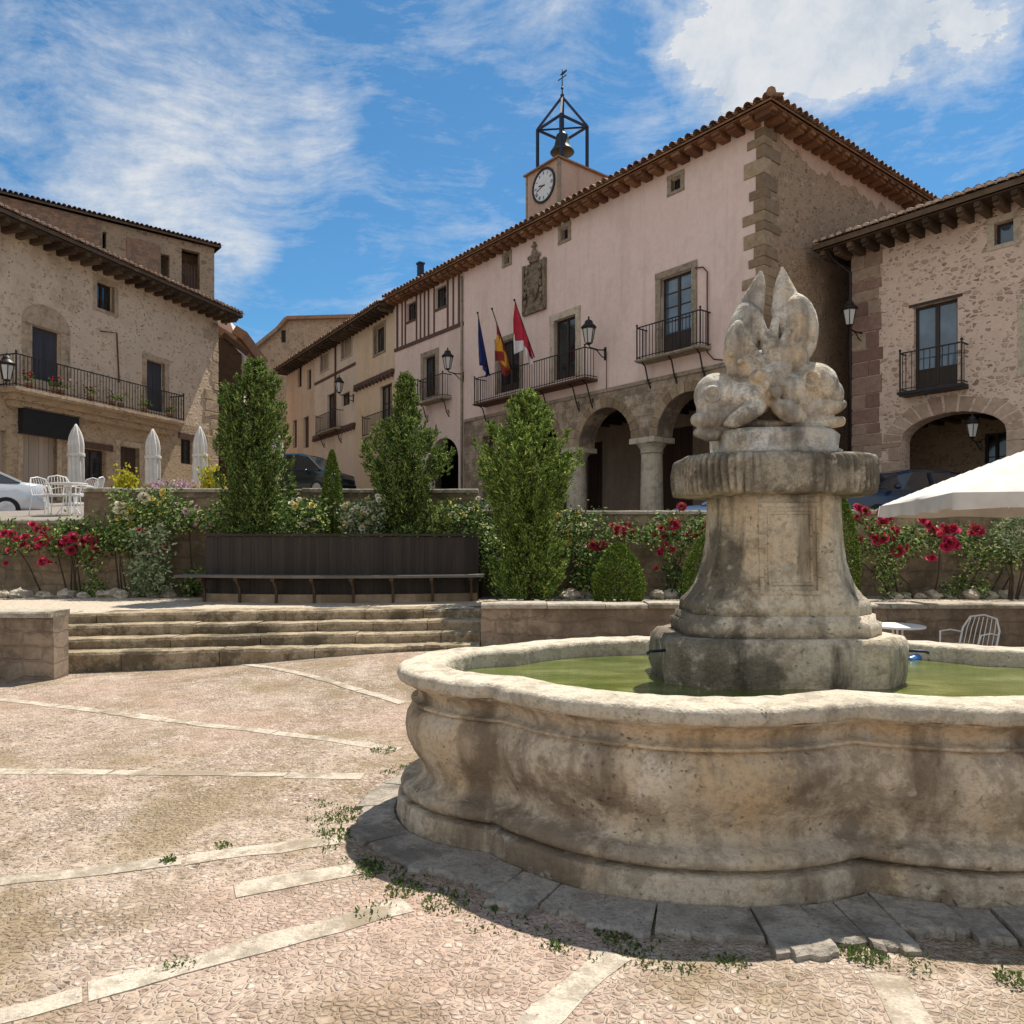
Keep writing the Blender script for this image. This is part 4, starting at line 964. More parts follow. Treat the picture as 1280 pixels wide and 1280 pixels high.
mb = MB(); mb.lathe([(rr_, .02), (rr_, .024)], 36, M=Matrix.Translation((cxx, 0, cz)) @ Matrix.Rotation(R(90), 4, 'X')); mb.build('dial', M['dial'], ck)
nm = MB()
for i in range(12):
    a_ = R(30*i); n_ = [2, 1, 2, 3, 2, 1, 2, 3, 4, 2, 1, 2][i]
    for j in range(n_):
        off = (j-(n_-1)/2)*.045; u = Vector((math.sin(a_), 0, math.cos(a_))); v = Vector((math.cos(a_), 0, -math.sin(a_))); c = Vector((cxx, -.03, cz))
        nm.beam(c+u*(rr_*.72)+v*off, c+u*(rr_*.93)+v*off, .018, .006, up=(0, 1, 0))
nm.build('numerals', M['black'], ck)
for ang, ln, w_ in ((282, .30, .045), (255, .44, .032)):
    hm = MB(); a_ = R(ang); u = Vector((math.sin(a_), 0, math.cos(a_))); c = Vector((cxx, -.038, cz)); hm.beam(c-u*.08, c+u*ln, w_, .008, up=(0, 1, 0)); hm.build('hand', M['black'], ck)
# iron belfry
cgx, cgy, q_ = a*.56, .98, .72; ph = 1.42
zq = BT.z(707, 158, cgy)-.0
post = [(cgx-q_, cgy-q_), (cgx+q_, cgy-q_), (cgx+q_, cgy+q_), (cgx-q_, cgy+q_)]
mb = MB()
for x, y in post: mb.beam((x, y, tz-.05), (x, y, zq+.04), .10)
za = BT.z(707, 118, cgy)
for i in range(4):
    x, y = post[i]; x2, y2 = post[(i+1) % 4]; mb.beam((x, y, zq), (x2, y2, zq), .08); mb.beam((x, y, zq+.04), (cgx, cgy, za), .08); mb.beam((x, y, zq), (post[(i+2) % 4][0], post[(i+2) % 4][1], zq-.01), .05)
mb.beam((cgx, cgy, zq-.2), (cgx, cgy, za+.1), .11); mb.build('belfry_frame', M['steel'], r2)
mb = MB(); z = BT.z(707, 189, cgy)
mb.lathe([(.48, 0), (.50, .03), (.43, .13), (.33, .30), (.27, .56), (.25, .72), (.15, .82), (.06, .86), (.05, 1.0)], 24, (cgx, cgy, z)); be = mb.build('bell', M['bronze'], r2, smooth=True)
mb = MB(); mb.tube([(cgx, cgy, z+.5), (cgx, cgy, z-.06)], .025, 6); mb.blob((cgx, cgy, z-.1), .07, 8, 6); mb.build('clapper', M['iron'], be)
mb = MB(); mb.tube([(cgx, cgy, za), (cgx, cgy, za+1.12)], [.03, .015], 6); mb.beam((cgx-.25, cgy, za+.78), (cgx+.25, cgy, za+.78), .03); mb.blob((cgx, cgy, za+.35), .06, 8, 6)
mb.prism([(.05, .88), (.34, .93), (.34, .99), (.05, 1.0), (-.18, .95)], lambda x, z, t: (cgx+x*.8, cgy+t, za+z), -.012, .012); mb.build('weather_vane', M['iron'], r2)

# ---------------------------------------------------------------- houses of the row beyond the town hall
TF = Fac('timber_framed_house', 'pale pink house with timber framed top floor beside the town hall', 'house', onl(16.3), -U1)
r = TF.root; Lt = (onl(16.3)-onl(11.56)).length-.004
w1 = TF.rect(508, 520, 378, 400); w2 = TF.rect(544, 558, 358, 384); wd = TF.rect(530, 545, 445, 496)
ar = TF.rect(538, 575, 540, 640)
mb = MB(); mb.wall([(0, 1.8), (Lt, 1.8), (Lt, ZT-.02), (0, ZT-.02)], [hole(*w1), hole(*w2), hole(*wd), archhole(TF.x(536), TF.x(573), 2.0, TF.z(555, 575), 1.0)], .35, fnx); mb.build('plaster_wall', M['pinkpale'], r)
box_walls(r, Lt, 10, 1.8, ZT-.02, 'pinkpale')
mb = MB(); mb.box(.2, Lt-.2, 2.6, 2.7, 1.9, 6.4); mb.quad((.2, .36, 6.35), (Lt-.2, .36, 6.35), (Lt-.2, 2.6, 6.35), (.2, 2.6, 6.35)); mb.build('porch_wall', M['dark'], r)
tb = MB(); zbm = TF.z(535, 422)
for px, wd_ in ((497, .16), (503, .1), (507, .1), (521, .1), (526, .1), (531, .1), (536, .1), (543, .1), (560, .12), (567, .1), (574, .12)):
    x = TF.x(px); tb.box(x-wd_/2, x+wd_/2, -.035, .05, zbm+.081, ZT-.03)
tb.box(.01, Lt-.01, -.05, .05, zbm-.08, zbm+.08)
for q in (w1, w2): tb.box(q[0]-.05, q[1]+.05, -.03, .05, q[2]-.12, q[2]-.01)
tb.build('timber_frame', M['beam'], r)
for q in (w1, w2): window(r, *q, leaves=2, rows=2)
window(r, *wd, leaves=2, rows=2, solid=.2, name='balcony_door'); surround(r, *wd, w=.24, sill=False)
b0, b1 = TF.x(521, -.5), TF.x(553, -.5); balcony(r, b0, b1, TF.z(537, 499, -.5), proj=.5, gap=.13, brackets=[b0+.2, b1-.2])
pl = MB()
rafters(r, [((0, 0, 0), (1, 0, 0), (0, -1, 0), Lt, ov_)], ZT, 'eaves', gap=.5, w=.27, h=.17)
hip_roof(r, -.1, Lt, -ov_-.06, 10, ZT+.035, 19, L=False, Rr=False, caps=None, thick=.07, deck='eaves', pitch_t=.29)
ch = MB(); cp = TF.x(525, 1.6); ch.box(cp-.13, cp+.13, 1.5, 1.76, ZT, ZT+1.6+.75); ch.box(cp-.17, cp+.17, 1.46, 1.80, ZT+2.36, ZT+2.45); ch.build('chimney', M['steel'], r)

U2 = Vector((-.667, 1.0)); B0 = onl(16.3)
def row2(t): return B0+U2*t
ZR = 13.15
def house(name, label, t0, t1, mat, eave=True):
    f = Fac(name, label, 'house', row2(t1), -U2); f.L = ((t1-t0)*U2.length)-.004; return f
def finish(f, holes, mat, z1=ZR, roofmat='tile', dep=9):
    mb = MB(); mb.wall([(0, 2.0), (f.L, 2.0), (f.L, z1), (0, z1)], [hole(*q) for q in holes], .3, fnx); mb.build('plaster_wall', M[mat], f.root)
    box_walls(f.root, f.L, dep, 2.0, z1, mat)
    rafters(f.root, [((0, 0, 0), (1, 0, 0), (0, -1, 0), f.L, .8)], z1, 'darkeaves', gap=.55, w=.14, h=.15)
    hip_roof(f.root, 0, f.L, -.86, dep, z1+.035, 19, L=False, Rr=False, caps=None, thick=.12)
def beam_row(f, z, name='jetty_beams', x0=.05, gap=.45):
    mb = MB(); mb.box(.02, f.L-.02, -.16, -.005, z, z+.2)
    for x in lin(.2, f.L-.2, gap): mb.box(x-.07, x+.07, -.22, -.005, z-.16, z-.003)
    mb.build(name, M['beam'], f.root)
f = house('row_house', 'ochre plastered house with a beam course, between timber framed and cream houses', 0, 4.2, 'ochre')
h1 = f.rect(468, 481, 408, 441); h2 = f.rect(475, 490, 481, 535)
finish(f, [h1, h2], 'ochre'); window(f.root, *h1, y=.2, leaves=2, rows=1, mat='reddoor'); surround(f.root, *h1, w=.14, mat='surround'); window(f.root, *h2, leaves=2, rows=2, solid=.2, name='balcony_door')
beam_row(f, f.z(470, 476)); b0, b1 = f.x(452, -.5), f.x(490, -.5); balcony(f.root, b0, b1, f.z(470, 541, -.5), proj=.5, gap=.13, slabm='lsurround', brackets=[b0+.3, b1-.3])
f = house('row_house', 'cream plastered house with dark beam line and long balcony, in the middle of the row', 4.2, 9.85, 'creamp'); FW = f
h1 = f.rect(401, 411, 441, 463); h2 = f.rect(427, 440, 420, 446); h3 = f.rect(409, 419, 492, 535); h4 = f.rect(427, 437, 491, 507)
finish(f, [h1, h2, h3, h4], 'creamp')
for q in (h1, h2): window(f.root, *q, y=.2, leaves=1, rows=1, mat='shutter', glass='shutter'); surround(f.root, *q, w=.1, mat='lsurround')
window(f.root, *h4, leaves=2, rows=1); window(f.root, *h3, leaves=2, rows=2, solid=.2, name='balcony_door')
mb = MB(); zz = f.z(420, 467); mb.box(.02, f.L-.02, -.04, -.003, zz-.08, zz+.08); mb.build('timber_beam', M['beam'], f.root)
beam_row(f, f.z(420, 541)); b0, b1 = f.x(394, -.5), f.x(419, -.5); balcony(f.root, b0, b1, f.z(406, 538, -.5), proj=.5, gap=.13, brackets=[b0+.3, b1-.3])
pipe(f.root, [onf(f, 419, 430), onf(f, 419, 540)], .05, 'rust')
f = house('row_house', 'peach plastered narrow house closing the row beside the brown ruin', 9.85, 14.7, 'peach')
h1 = f.rect(372, 377, 456, 484); h2 = f.rect(384, 389, 462, 487); h3 = f.rect(366, 371, 525, 560); h4 = f.rect(379, 386, 521, 560)
finish(f, [h1, h2, h3, h4], 'peach')
for q in (h1, h2): window(f.root, *q, leaves=1, rows=2)
for q in (h3, h4): door(f.root, *q, mat='reddoor', boards=3)
# brown ruin and small roofs beyond the row
RU = Fac('ruined_house', 'old brown stone house with bare gable, beyond the peach house', 'house', (-24.2, 66), (1, -.12))
mb = MB(); pz = lambda px, py: RU.z(px, py)
pts = [(RU.x(300), 3.0), (RU.x(470), 3.0), (RU.x(470), pz(470, 398)), (RU.x(395), pz(395, 399)), (RU.x(361), pz(361, 401)), (RU.x(349), pz(349, 414)), (RU.x(330), pz(330, 426)), (RU.x(323), pz(323, 436)), (RU.x(300), pz(300, 437))]
mb.prism(pts, fnx, 0, 6); mb.build('gable_wall', M['ruin'], RU.root)
mb = MB(); 
for (xa, ya), (xb, yb_) in (((470, 397), (360, 400)), ((360, 400), (349, 413)), ((349, 413), (322, 435))):
    mb.beam((RU.x(xa), 2.9, pz(xa, ya)+.1), (RU.x(xb), 2.9, pz(xb, yb_)+.1), 6.6, .28)
mb.build('roof', M['tile'], RU.root)
mb = MB(); q = RU.rect(352, 357, 413, 428); mb.box(q[0], q[1], -.03, .02, q[2], q[3]); mb.build('window', M['dark'], RU.root)
BH = Fac('back_house', 'small white gabled house with dark timber eave, peeping past the rubble house corner', 'house', (-22.2, 50), (1, .15))
mb = MB(); mb.prism([(BH.x(262), 3), (BH.x(297), 3), (BH.x(297), BH.z(297, 428)), (BH.x(286), BH.z(286, 398)), (BH.x(262), BH.z(262, 392))], fnx, 0, 7); mb.build('wall', M['pinkpale'], BH.root)
mb = MB(); mb.beam((BH.x(258), 3.2, BH.z(258, 405)), (BH.x(298), 3.2, BH.z(298, 430)), 8.2, .5); mb.beam((BH.x(296), 3.2, BH.z(296, 416)), (BH.x(309), 3.2, BH.z(309, 424)), 8.2, .6); mb.build('roof', M['tile'], BH.root)
mb = MB(); mb.box(BH.x(281), BH.x(284), -.03, .02, BH.z(283, 406), BH.z(283, 399)); mb.build('window', M['glass'], BH.root)
mb = MB(); mb.beam((BH.x(283), -.8, BH.z(283, 422)), (BH.x(312), -.8, BH.z(312, 446)), .3, .3); mb.prism([(BH.x(276), 3), (BH.x(305), 3), (BH.x(305), BH.z(305, 446)), (BH.x(283), BH.z(283, 428)), (BH.x(276), BH.z(276, 424))], fnx, -.7, -.05); mb.build('lean_to', M['darkeaves'], BH.root)

# ---------------------------------------------------------------- left house
dl = Vector((.316, 1.0)); Lk = Vector(((272-640)/F*33, 33.0)); LL = 17.0
LH = Fac('rubble_house', 'long plastered rubble house with overhanging tiled eave and iron balcony, behind folded parasols', 'house', Lk-dl.normalized()*LL, dl)
r = LH.root; ZL = 11.45; ZM = LH.z(120, 508)
d1 = LH.rect(40, 76, 411, 477); wn = LH.rect(121, 143, 354, 388); d2 = LH.rect(183, 206, 452, 514)
ga = LH.rect(28, 71, 545, 625); sg = LH.rect(22, 92, 517, 545); w3 = LH.rect(106, 133, 562, 600); d3 = LH.rect(150, 174, 559, 625); w4 = LH.rect(226, 241, 549, 580)
ex = LH.rect(-40, 8, 535, 620)
mb = MB(); mb.wall([(0, ZM), (LL, ZM), (LL, ZL), (0, ZL)], [hole(*q) for q in (d1, wn, d2)], .3, fnx); mb.build('upper_wall', M['leftwall'], r)
mb = MB(); mb.wall([(0, 1.9), (LL, 1.9), (LL, ZM-.003), (0, ZM-.003)], [hole(*q) for q in (ga, w3, d3, w4, ex)], .4, fnx); mb.build('lower_wall', M['leftbase'], r)
box_walls(r, LL, 9, 1.9, ZL, 'leftbase', y0=.35)
qm = MB(); z = 2.5; k = 0                                     # ragged exposed corner stones
while z < ZL-.3:
    h = rnd.uniform(.3, .5); a = rnd.uniform(.25, .95); qm.box(LL-a, LL+.04, -.02-rnd.uniform(0, .03), .5, z+.008, z+h-.008, .02); z += h; k += 1
qm.build('corner_quoins', M['wsurround'], r, bevel=.02)
door(r, *d1, mat='bluewood', name='balcony_door', boards=4); door(r, *d2, mat='bluewood', name='balcony_door', boards=4); door(r, *ga, mat='shutter', name='garage_door', boards=7); door(r, *d3, mat='reddoor', boards=4)
surround(r, *d1, w=.36, proud=.012, sill=False, mat='wsurround', lintel=.01); surround(r, *d2, w=.22, proud=.02, sill=False, mat='wsurround'); surround(r, *wn, w=.16, proud=.02, mat='wsurround')
mb = MB(); c = (d1[0]+d1[1])/2; hw = (d1[1]-d1[0])/2+.36                # flat arch above the main balcony door
mb.prism([(c+hw*1.02*math.cos(math.pi*i/14), d1[3]+.02+.75*math.sin(math.pi*i/14)) for i in range(15)], fnx, -.022, .05); mb.build('door_arch', M['wsurround'], r)
surround(r, *ga, w=.16, proud=.03, sill=False, mat='wsurround', lintel=.1); surround(r, *d3, w=.2, proud=.02, sill=False, mat='wsurround')
window(r, *wn, leaves=2, rows=1, y=.2); window(r, *w3, y=.2, leaves=2, rows=1, mat='reddoor'); window(r, *w4, leaves=2, rows=2); door(r, *ex, mat='shutter', boards=6)
for q, e in ((w4, .15), (w3, .28)): mb = MB(); mb.box(q[0]-e, q[1]+e, -.04, .1, q[3]+.01, q[3]+.23); mb.build('timber_lintel', M['beam'], r)
mb = MB(); mb.box(sg[0], sg[1], -.25, -.02, sg[2], sg[3]); mb.box(sg[0]-.03, sg[1]+.03, -.28, -.02, sg[3]+.002, sg[3]+.06); mb.box(sg[0]-.02, sg[1]+.02, -.27, -.02, sg[2]-.05, sg[2]-.002); mb.build('awning_case', M['black'], r)
yb = -.7; b0, b1 = LH.x(20, yb), LH.x(231, yb); bz = LH.z(120, 503, yb)
bo = balcony(r, b0, b1, bz, h=1.0, proj=.7, gap=.13, slabt=.16, slabm='wsurround')
mb = MB(); mb.box(b0+.1, b1-.1, -.45, -.004, bz-.36, bz-.165); mb.box(b0+.2, b1-.2, -.28, -.004, bz-.56, bz-.365); mb.build('moulding', M['leftbase'], bo)
for px, col in ((36, 'redrose'), (68, 'redrose'), (76, 'pinkflower'), (112, 'redrose'), (140, 'pinkflower'), (150, 'weed'), (180, 'weed'), (212, 'weed')):
    x = LH.x(px, -.5); pt = thing('balcony_flower_pot', 'small flower pot on the iron balcony of the rubble house', 'flower pot', LH.w(x, -.52, bz), 0, 'flower pots on the iron balcony')
    mb = MB(); mb.lathe([(.08, 0), (.11, .18), (.12, .2)], 10); mb.build('pot', M['terracotta'], pt)
    mb = MB()
    for _ in range(60):
        c = Vector((rnd.gauss(0, .11), rnd.gauss(0, .11), .28+abs(rnd.gauss(0, .12)))); a = Vector((rnd.uniform(-1, 1), rnd.uniform(-1, 1), rnd.uniform(-1, 1))).normalized()*.05; b = a.cross(Vector((.3, .5, 1))).normalized()*.03
        mb.add([c-a, c+b, c+a, c-b], ((0, 1, 2, 3),))
    mb.build('leaves', M['weed'], pt)
    if col != 'weed':
        mb = MB()
        for _ in range(9): mb.blob((rnd.gauss(0, .1), rnd.gauss(0, .1), .38+rnd.uniform(0, .2)), .035, 6, 4, .3)
        mb.build('flowers', M[col], pt)
pipe(r, [onf(LH, 126, 414), onf(LH, 146, 416), onf(LH, 149, 478)], .025, 'rust', 'cable_conduit')
rafters(r, [((0, 0, 0), (1, 0, 0), (0, -1, 0), LL+.5, .85)], ZL, 'darkeaves', gap=.5, w=.15, h=.2)
hip_roof(r, 0, LL+.55, -.9, 9.5, ZL+.035, 17, L=False, Rr=False, caps='mortarcap', thick=.14)
# tall brick and stone house behind it
BK = Fac('brick_house', 'tall old house of brick and stone with loggia, rising behind the rubble house roof', 'house', (-17.8-1.18*9, 45-9), (1.18, 1))
r = BK.root; LB = 9*math.hypot(1.18, 1)-.05; zk = BK.z(262, 309)
o1 = BK.rect(201, 212, 318, 350); o2 = BK.rect(227, 250, 313, 360); o3 = BK.rect(128, 133, 290, 320)
mb = MB(); mb.wall([(-6, 4), (LB, 4), (LB, zk), (-6, zk)], [hole(*q) for q in (o1, o2, o3)], .4, fnx); mb.build('stone_wall', M['ruin'], r)
mb = MB(); mb.quad((-6, .4, 4), (-6, 9, 4), (-6, 9, zk), (-6, .4, zk)); mb.quad((LB, .4, 4), (LB, 9, 4), (LB, 9, zk), (LB, .4, zk)); mb.quad((-6, 9, 4), (LB, 9, 4), (LB, 9, zk), (-6, 9, zk)); mb.quad((-5.9, 2, 4), (LB-.1, 2, 4), (LB-.1, 2, zk), (-5.9, 2, zk)); mb.build('rear_wall', M['ruin'], r)
mb = MB(); x0, x1 = -5.9, BK.x(124); mb.box(x0, x1, -.12, -.003, 5, BK.z(80, 272)+.3); x0, x1 = BK.x(158), BK.x(199); mb.box(x0, x1, -.15, -.003, 5, BK.z(180, 302)); mb.build('brick_patch', M['brick'], r)
mb = MB(); mb.box(o2[0], o2[1], .5, .55, o2[2], o2[2]+.9); 
for x in lin(o2[0]+.1, o2[1]-.1, .18): mb.box(x-.02, x+.02, .1, .14, o2[2], o2[2]+1.4)
mb.build('loggia_rail', M['beam'], r)
hip_roof(r, -6, LB+.3, -.35, 9, zk, 12, L=False, Rr=False, caps=None, thick=.12)

# ---------------------------------------------------------------- right house
RHc = Vector(((1066-640)/F*22, 22.0)); RL = 9.5
RH = Fac('rubble_stone_house', 'pinkish rubble house with red stone corner, balcony window and arched passage', 'house', RHc, -U1)
r = RH.root; ZH = RH.z(1066, 325)+.24
wd = RH.rect(1142, 1197, 378, 483); ws = RH.rect(1243, 1267, 276, 304); wx = RH.rect(1282, 1330, 380, 460)
ax0, ax1 = RH.x(1126), RH.x(1258); zs_, zc_ = RH.z(1190, 545), RH.z(1190, 515)
mb = MB(); mb.wall([(0, 1.4), (RL, 1.4), (RL, ZH), (0, ZH)], [hole(*wd), hole(*ws), hole(*wx), archhole(ax0, ax1, 1.7, zs_, zc_-zs_)], .55, fnx); mb.build('rubble_wall', M['rightwall'], r)
mb = MB(); mb.quad((0, .004, 1.4), (0, 9, 1.4), (0, 9, ZH), (0, .004, ZH)); mb.quad((RL, .5, 1.4), (RL, 9, 1.4), (RL, 9, ZH), (RL, .5, ZH)); mb.quad((0, 9, 1.4), (RL, 9, 1.4), (RL, 9, ZH), (0, 9, ZH)); mb.build('side_wall', M['rightwall'], r)
qm = MB(); z = 1.6; k = 0
while z < ZH-.12:
    h = rnd.uniform(.30, .52); h = min(h, ZH-.1-z); a = RH.x(1102)*(rnd.uniform(.9, 1.05)); s_ = a*rnd.uniform(.35, .65)
    if k % 2: qm.box(-.03, a, -.03-rnd.uniform(0, .012), .5, z+.014, z+h-.014, .006)
    else:
        qm.box(-.03, s_-.012, -.03, .5, z+.014, z+h-.014, .006); qm.box(s_+.012, a, -.03, .1, z+.014, z+h-.014, .006)
    z += h; k += 1
qm.build('corner_quoins', M['redquoin'], r, bevel=.012)
vm = MB(); n = 13; c = (ax0+ax1)/2; q = (ax1-ax0)/2; ri = zc_-zs_
for i in range(n):
    t0, t1 = math.pi*i/n+.02, math.pi*(i+1)/n-.02
    f_ = lambda t, e: (c-(q+e)*math.cos(t), zs_+(ri+e)*math.sin(t)); e = .45+rnd.uniform(-.06, .06)
    vm.prism([f_(t0, .004), f_(t1, .004), f_(t1, e), f_(t0, e)], fnx, -.008-rnd.uniform(0, .008), .06)
for sx in (ax0, ax1):
    z = 1.7
    while z < zs_-.05:
        h = rnd.uniform(.3, .5); h = min(h, zs_-z); s_ = rnd.uniform(.3, .6); xa, xb = (sx-s_, sx-.004) if sx == ax0 else (sx+.004, sx+s_)
        vm.box(xa, xb, -.03, .1, z+.012, z+h-.012, .005); z += h
vm.build('arch_ring', M['archstone'], r, bevel=.01)
pb = 3.0; iw = RH.rect(1231, 1259, 541, 600, pb)
mb = MB(); mb.wall([(ax0-1.2, 1.4), (ax1+1.2, 1.4), (ax1+1.2, zc_+.3), (ax0-1.2, zc_+.3)], [hole(*iw)], .2, lambda x, z, d: (x, pb+d, z))
mb.quad((ax0-1.2, .56, 1.4), (ax0-1.2, pb, 1.4), (ax0-1.2, pb, zc_+.3), (ax0-1.2, .56, zc_+.3)); mb.quad((ax1+1.2, .56, 1.4), (ax1+1.2, pb, 1.4), (ax1+1.2, pb, zc_+.3), (ax1+1.2, .56, zc_+.3))
mb.quad((ax0-1.2, .56, zc_+.3), (ax1+1.2, .56, zc_+.3), (ax1+1.2, pb, zc_+.3), (ax0-1.2, pb, zc_+.3)); mb.build('passage_wall', M['leftbase'], r)
mb = MB()
for x in lin(ax0-.6, ax1+.6, .5): mb.beam((x, .58, zc_+.18), (x, pb-.01, zc_+.18), .14, .18)
mb.build('passage_beams', M['darkeaves'], r)
window(r, *iw, y=pb+.08, leaves=2, rows=2); 
window(r, *wd, leaves=2, rows=1, solid=.2, fw=.07, name='balcony_door', glass='bluepane'); window(r, *ws, leaves=1, rows=1, y=.18, fw=.05, glass='bluepane'); window(r, *wx, leaves=2, rows=1, y=.18)
surround(r, *ws, w=.16, proud=.012, mat='lsurround'); surround(r, *wx, w=.16, proud=.012, mat='lsurround')
mb = MB(); mb.box(wd[0]-.12, wd[1]+.12, -.02, .12, wd[3]+.004, wd[3]+.08); mb.build('timber_lintel', M['frame'], r)
b0, b1 = RH.x(1123, -.4), RH.x(1203, -.4); bz = RH.z(1163, 484, -.4); balcony(r, b0, b1, bz, h=1.05, proj=.4, gap=.15, slabt=.12, slabm='iron')
pipe(r, [(-.45, -.75, ZH+.12), (-.40, -.35, ZH-.2), (-.05, -.05, ZH-.62), (-.06, -.06, 2.0)], .045, 'iron')
rafters(r, [((-.7, 0, 0), (1, 0, 0), (0, -1, 0), RL+.7, .85)], ZH, 'darkeaves', gap=.42, w=.14, h=.22)
hip_roof(r, -.75, RL, -.92, 9, ZH+.035, 18, L=False, Rr=False, caps='mortarcap', thick=.16)

# ---------------------------------------------------------------- lanterns
lantern(TH, 757, 441, 1.15, 'black wall lantern between the crest balcony and the next window of the town hall')
lantern(TH, 579, 470, 1.15, 'black wall lantern on the edge of the town hall beside the flags')
lantern(FW, 442, 497, 1.2, 'black wall lantern on the cream row house')
lantern(RH, 1077, 419, 1.0, 'black wall lantern with white glass at the red stone corner')
lantern(LH, -14, 484, 1.05, 'black wall lantern under the balcony end of the rubble house')
lantern(RH, 1226, 555, .8, 'small dark lantern inside the arched passage', y=.6)

# ---------------------------------------------------------------- flags on the town hall balcony
def flag(label, px0, py0, px1, py1, cloth, W_, Hh):
    """pole from its foot on the railing to its tip; cloth(s, t) hangs from the upper pole"""
    y0, y1 = -.66, -1.5
    a = TH.w(TH.x(px0, y0), y0, TH.z(px0, py0, y0)); b = TH.w(TH.x(px1, y1), y1, TH.z(px1, py1, y1))
    t = thing('flag', label, 'flag', a, 0)
    mb = MB(); d = b-a; mb.tube([(0, 0, 0), tuple(d)], [.025, .02], 8); mb.blob(tuple(d), .045, 8, 6); mb.build('pole', M['iron'], t, smooth=True)
    return t, d
def cloth(t, d, bands, extra, seed, top=.97, low=.2, gather=.25, fold=.07):
    """cloth hoisted along the pole, falling straight down from it in folds to a loose lower edge"""
    n, m = 26, 22; rs = random.Random(seed); ph = rs.uniform(0, 6); side = Vector((d.x, d.y, 0)).normalized(); across = Vector((-side.y, side.x, 0))
    for nm, mat, f0, f1 in bands:
        rings = []
        for i in range(n+1):
            u = i/n; base = d*(low+(top-low)*u); row = []; dz = (base.z-d.z*low)*(1-.25*u*u)+extra*(.6+.4*math.sin(u*7+ph))
            for j in range(m+1):
                v = f0+(f1-f0)*j/m; q = min(1, v*2.5)
                p = base+Vector((0, 0, -dz*v))-side*(gather*v*(u-.25)*d.to_2d().length)+across*(fold*q*math.sin(u*17+ph+v*2.5))+side*(fold*.8*q*math.sin(u*11+v*4+ph))
                row.append(p)
            rings.append(row)
        mb = MB(); mb.loft(rings, cap=False, closed=False); o = mb.build(nm, M[mat], t, smooth=True)
        s_ = o.modifiers.new('thick', 'SOLIDIFY'); s_.thickness = .008
t, d = flag('dark blue flag hanging limp from its pole, nearest the drainpipe', 612, 470, 597, 391, None, 1, 1); cloth(t, d, [('cloth', 'blueflag', 0, 1)], .35, 1, .97, .12, .3, .08)
t, d = flag('furled dark red and yellow flag on the middle pole over the balcony', 640, 462, 615, 386, None, 1, 1); cloth(t, d, [('red_band', 'spainred', 0, .3), ('yellow_band', 'yellowflag', .3, .72), ('red_band', 'spainred', .72, 1)], .55, 2, .80, .1, .1, .11)
t, d = flag('crimson and white flag unfolded over the balcony, on the pole closest to the crest', 668, 447, 643, 375, None, 1, 1); cloth(t, d, [('crimson_field', 'redflag', 0, .68), ('white_field', 'whiteflag', .68, 1)], .55, 3, .98, .15, -.1, .09)
# ================================================================ bench with planter
def bpt(px, y): return ((px-640)/F*y)
BX0, BX1, BY = bpt(257, 12.45), bpt(597, 12.45), 12.45
bn = thing('planter_bench', 'long black boarded planter with a slatted seat along its front, holding conifers', 'bench', ((BX0+BX1)/2, BY, TER))
o0 = Vector(bn.location)
def bow(x): u = (x-BX0)/(BX1-BX0); return BY-.35*math.sin(math.pi*u)+.12*u
mb = MB(); n = 62
for i in range(n):
    xa = BX0+(BX1-BX0)*i/n+.0008; xb = BX0+(BX1-BX0)*(i+1)/n-.0008; dy = rnd.uniform(-.003, .003); zt = 1.715-.03*abs((i/n)-.3)+rnd.uniform(-.004, .004)
    vs = [(xa, bow(xa)+dy), (xb, bow(xb)+dy), (xb, bow(xb)+.05+dy), (xa, bow(xa)+.05+dy)]
    mb.prism(vs, lambda x, y, t: (x, y, t), TER-.02, zt)
for x, s_ in ((BX0, 1), (BX1, -1)):
    for i in range(9):
        ya = bow(x)+.06+i*.15; mb.box(min(x, x+s_*.05), max(x, x+s_*.05), ya, ya+.144, TER-.02, 1.70+rnd.uniform(-.004, .004))
mb.box(BX0, BX1, 13.75, 13.8, TER, 1.70)
o = mb.build('backrest_boards', M['bench'], bn); o.location = -o0
mb = MB()
xs = lin(BX0, BX1, .35)
for a, b in zip(xs, xs[1:]): mb.beam((a-.003, bow(a)+.02, 1.735), (b+.003, bow(b)+.02, 1.735), .11, .035)
o = mb.build('top_rail', M['bench'], bn); o.location = -o0
mb = MB(); mb.add([(BX0+.05, bow(BX0)+.06, 1.6), (BX1-.05, bow(BX1)+.06, 1.6), (BX1-.05, 13.74, 1.6), (BX0+.05, 13.74, 1.6)], ((0, 1, 2, 3),)); o = mb.build('soil', M['soil'], bn); o.location = -o0
mb = MB(); xs = lin(BX0-.35, BX1+.1, .5)
for k in range(3):
    for a, b in zip(xs, xs[1:]):
        ya, yb = bow(max(BX0, min(BX1, a)))-.05-k*.135, bow(max(BX0, min(BX1, b)))-.05-k*.135; mb.beam((a-.002, ya, 1.065), (b+.002, yb, 1.065), .12, .04)
o = mb.build('seat', M['benchseat'], bn); o.location = -o0
for i in range(8):
    x = BX0+.05+(BX1-BX0-.15)*i/7; y = bow(x); mb = MB()
    mb.beam((x, y-.36, 1.02), (x, y-.01, 1.02), .06, .05); mb.beam((x, y-.16, TER), (x, y-.16, 1.0), .035, .04); mb.beam((x, y-.05, .80), (x, y-.32, 1.0), .03)
    o = mb.build('leg', M['darkeaves'], bn); o.location = -o0
mb = MB(); xs = lin(BX0+.02, BX1-.02, .5)
for a, b in zip(xs, xs[1:]): mb.beam((a-.002, bow(a)-.05, TER+.06), (b+.002, bow(b)-.05, TER+.06), .09, .14)
o = mb.build('plinth', M['quoin'], bn); o.location = -o0

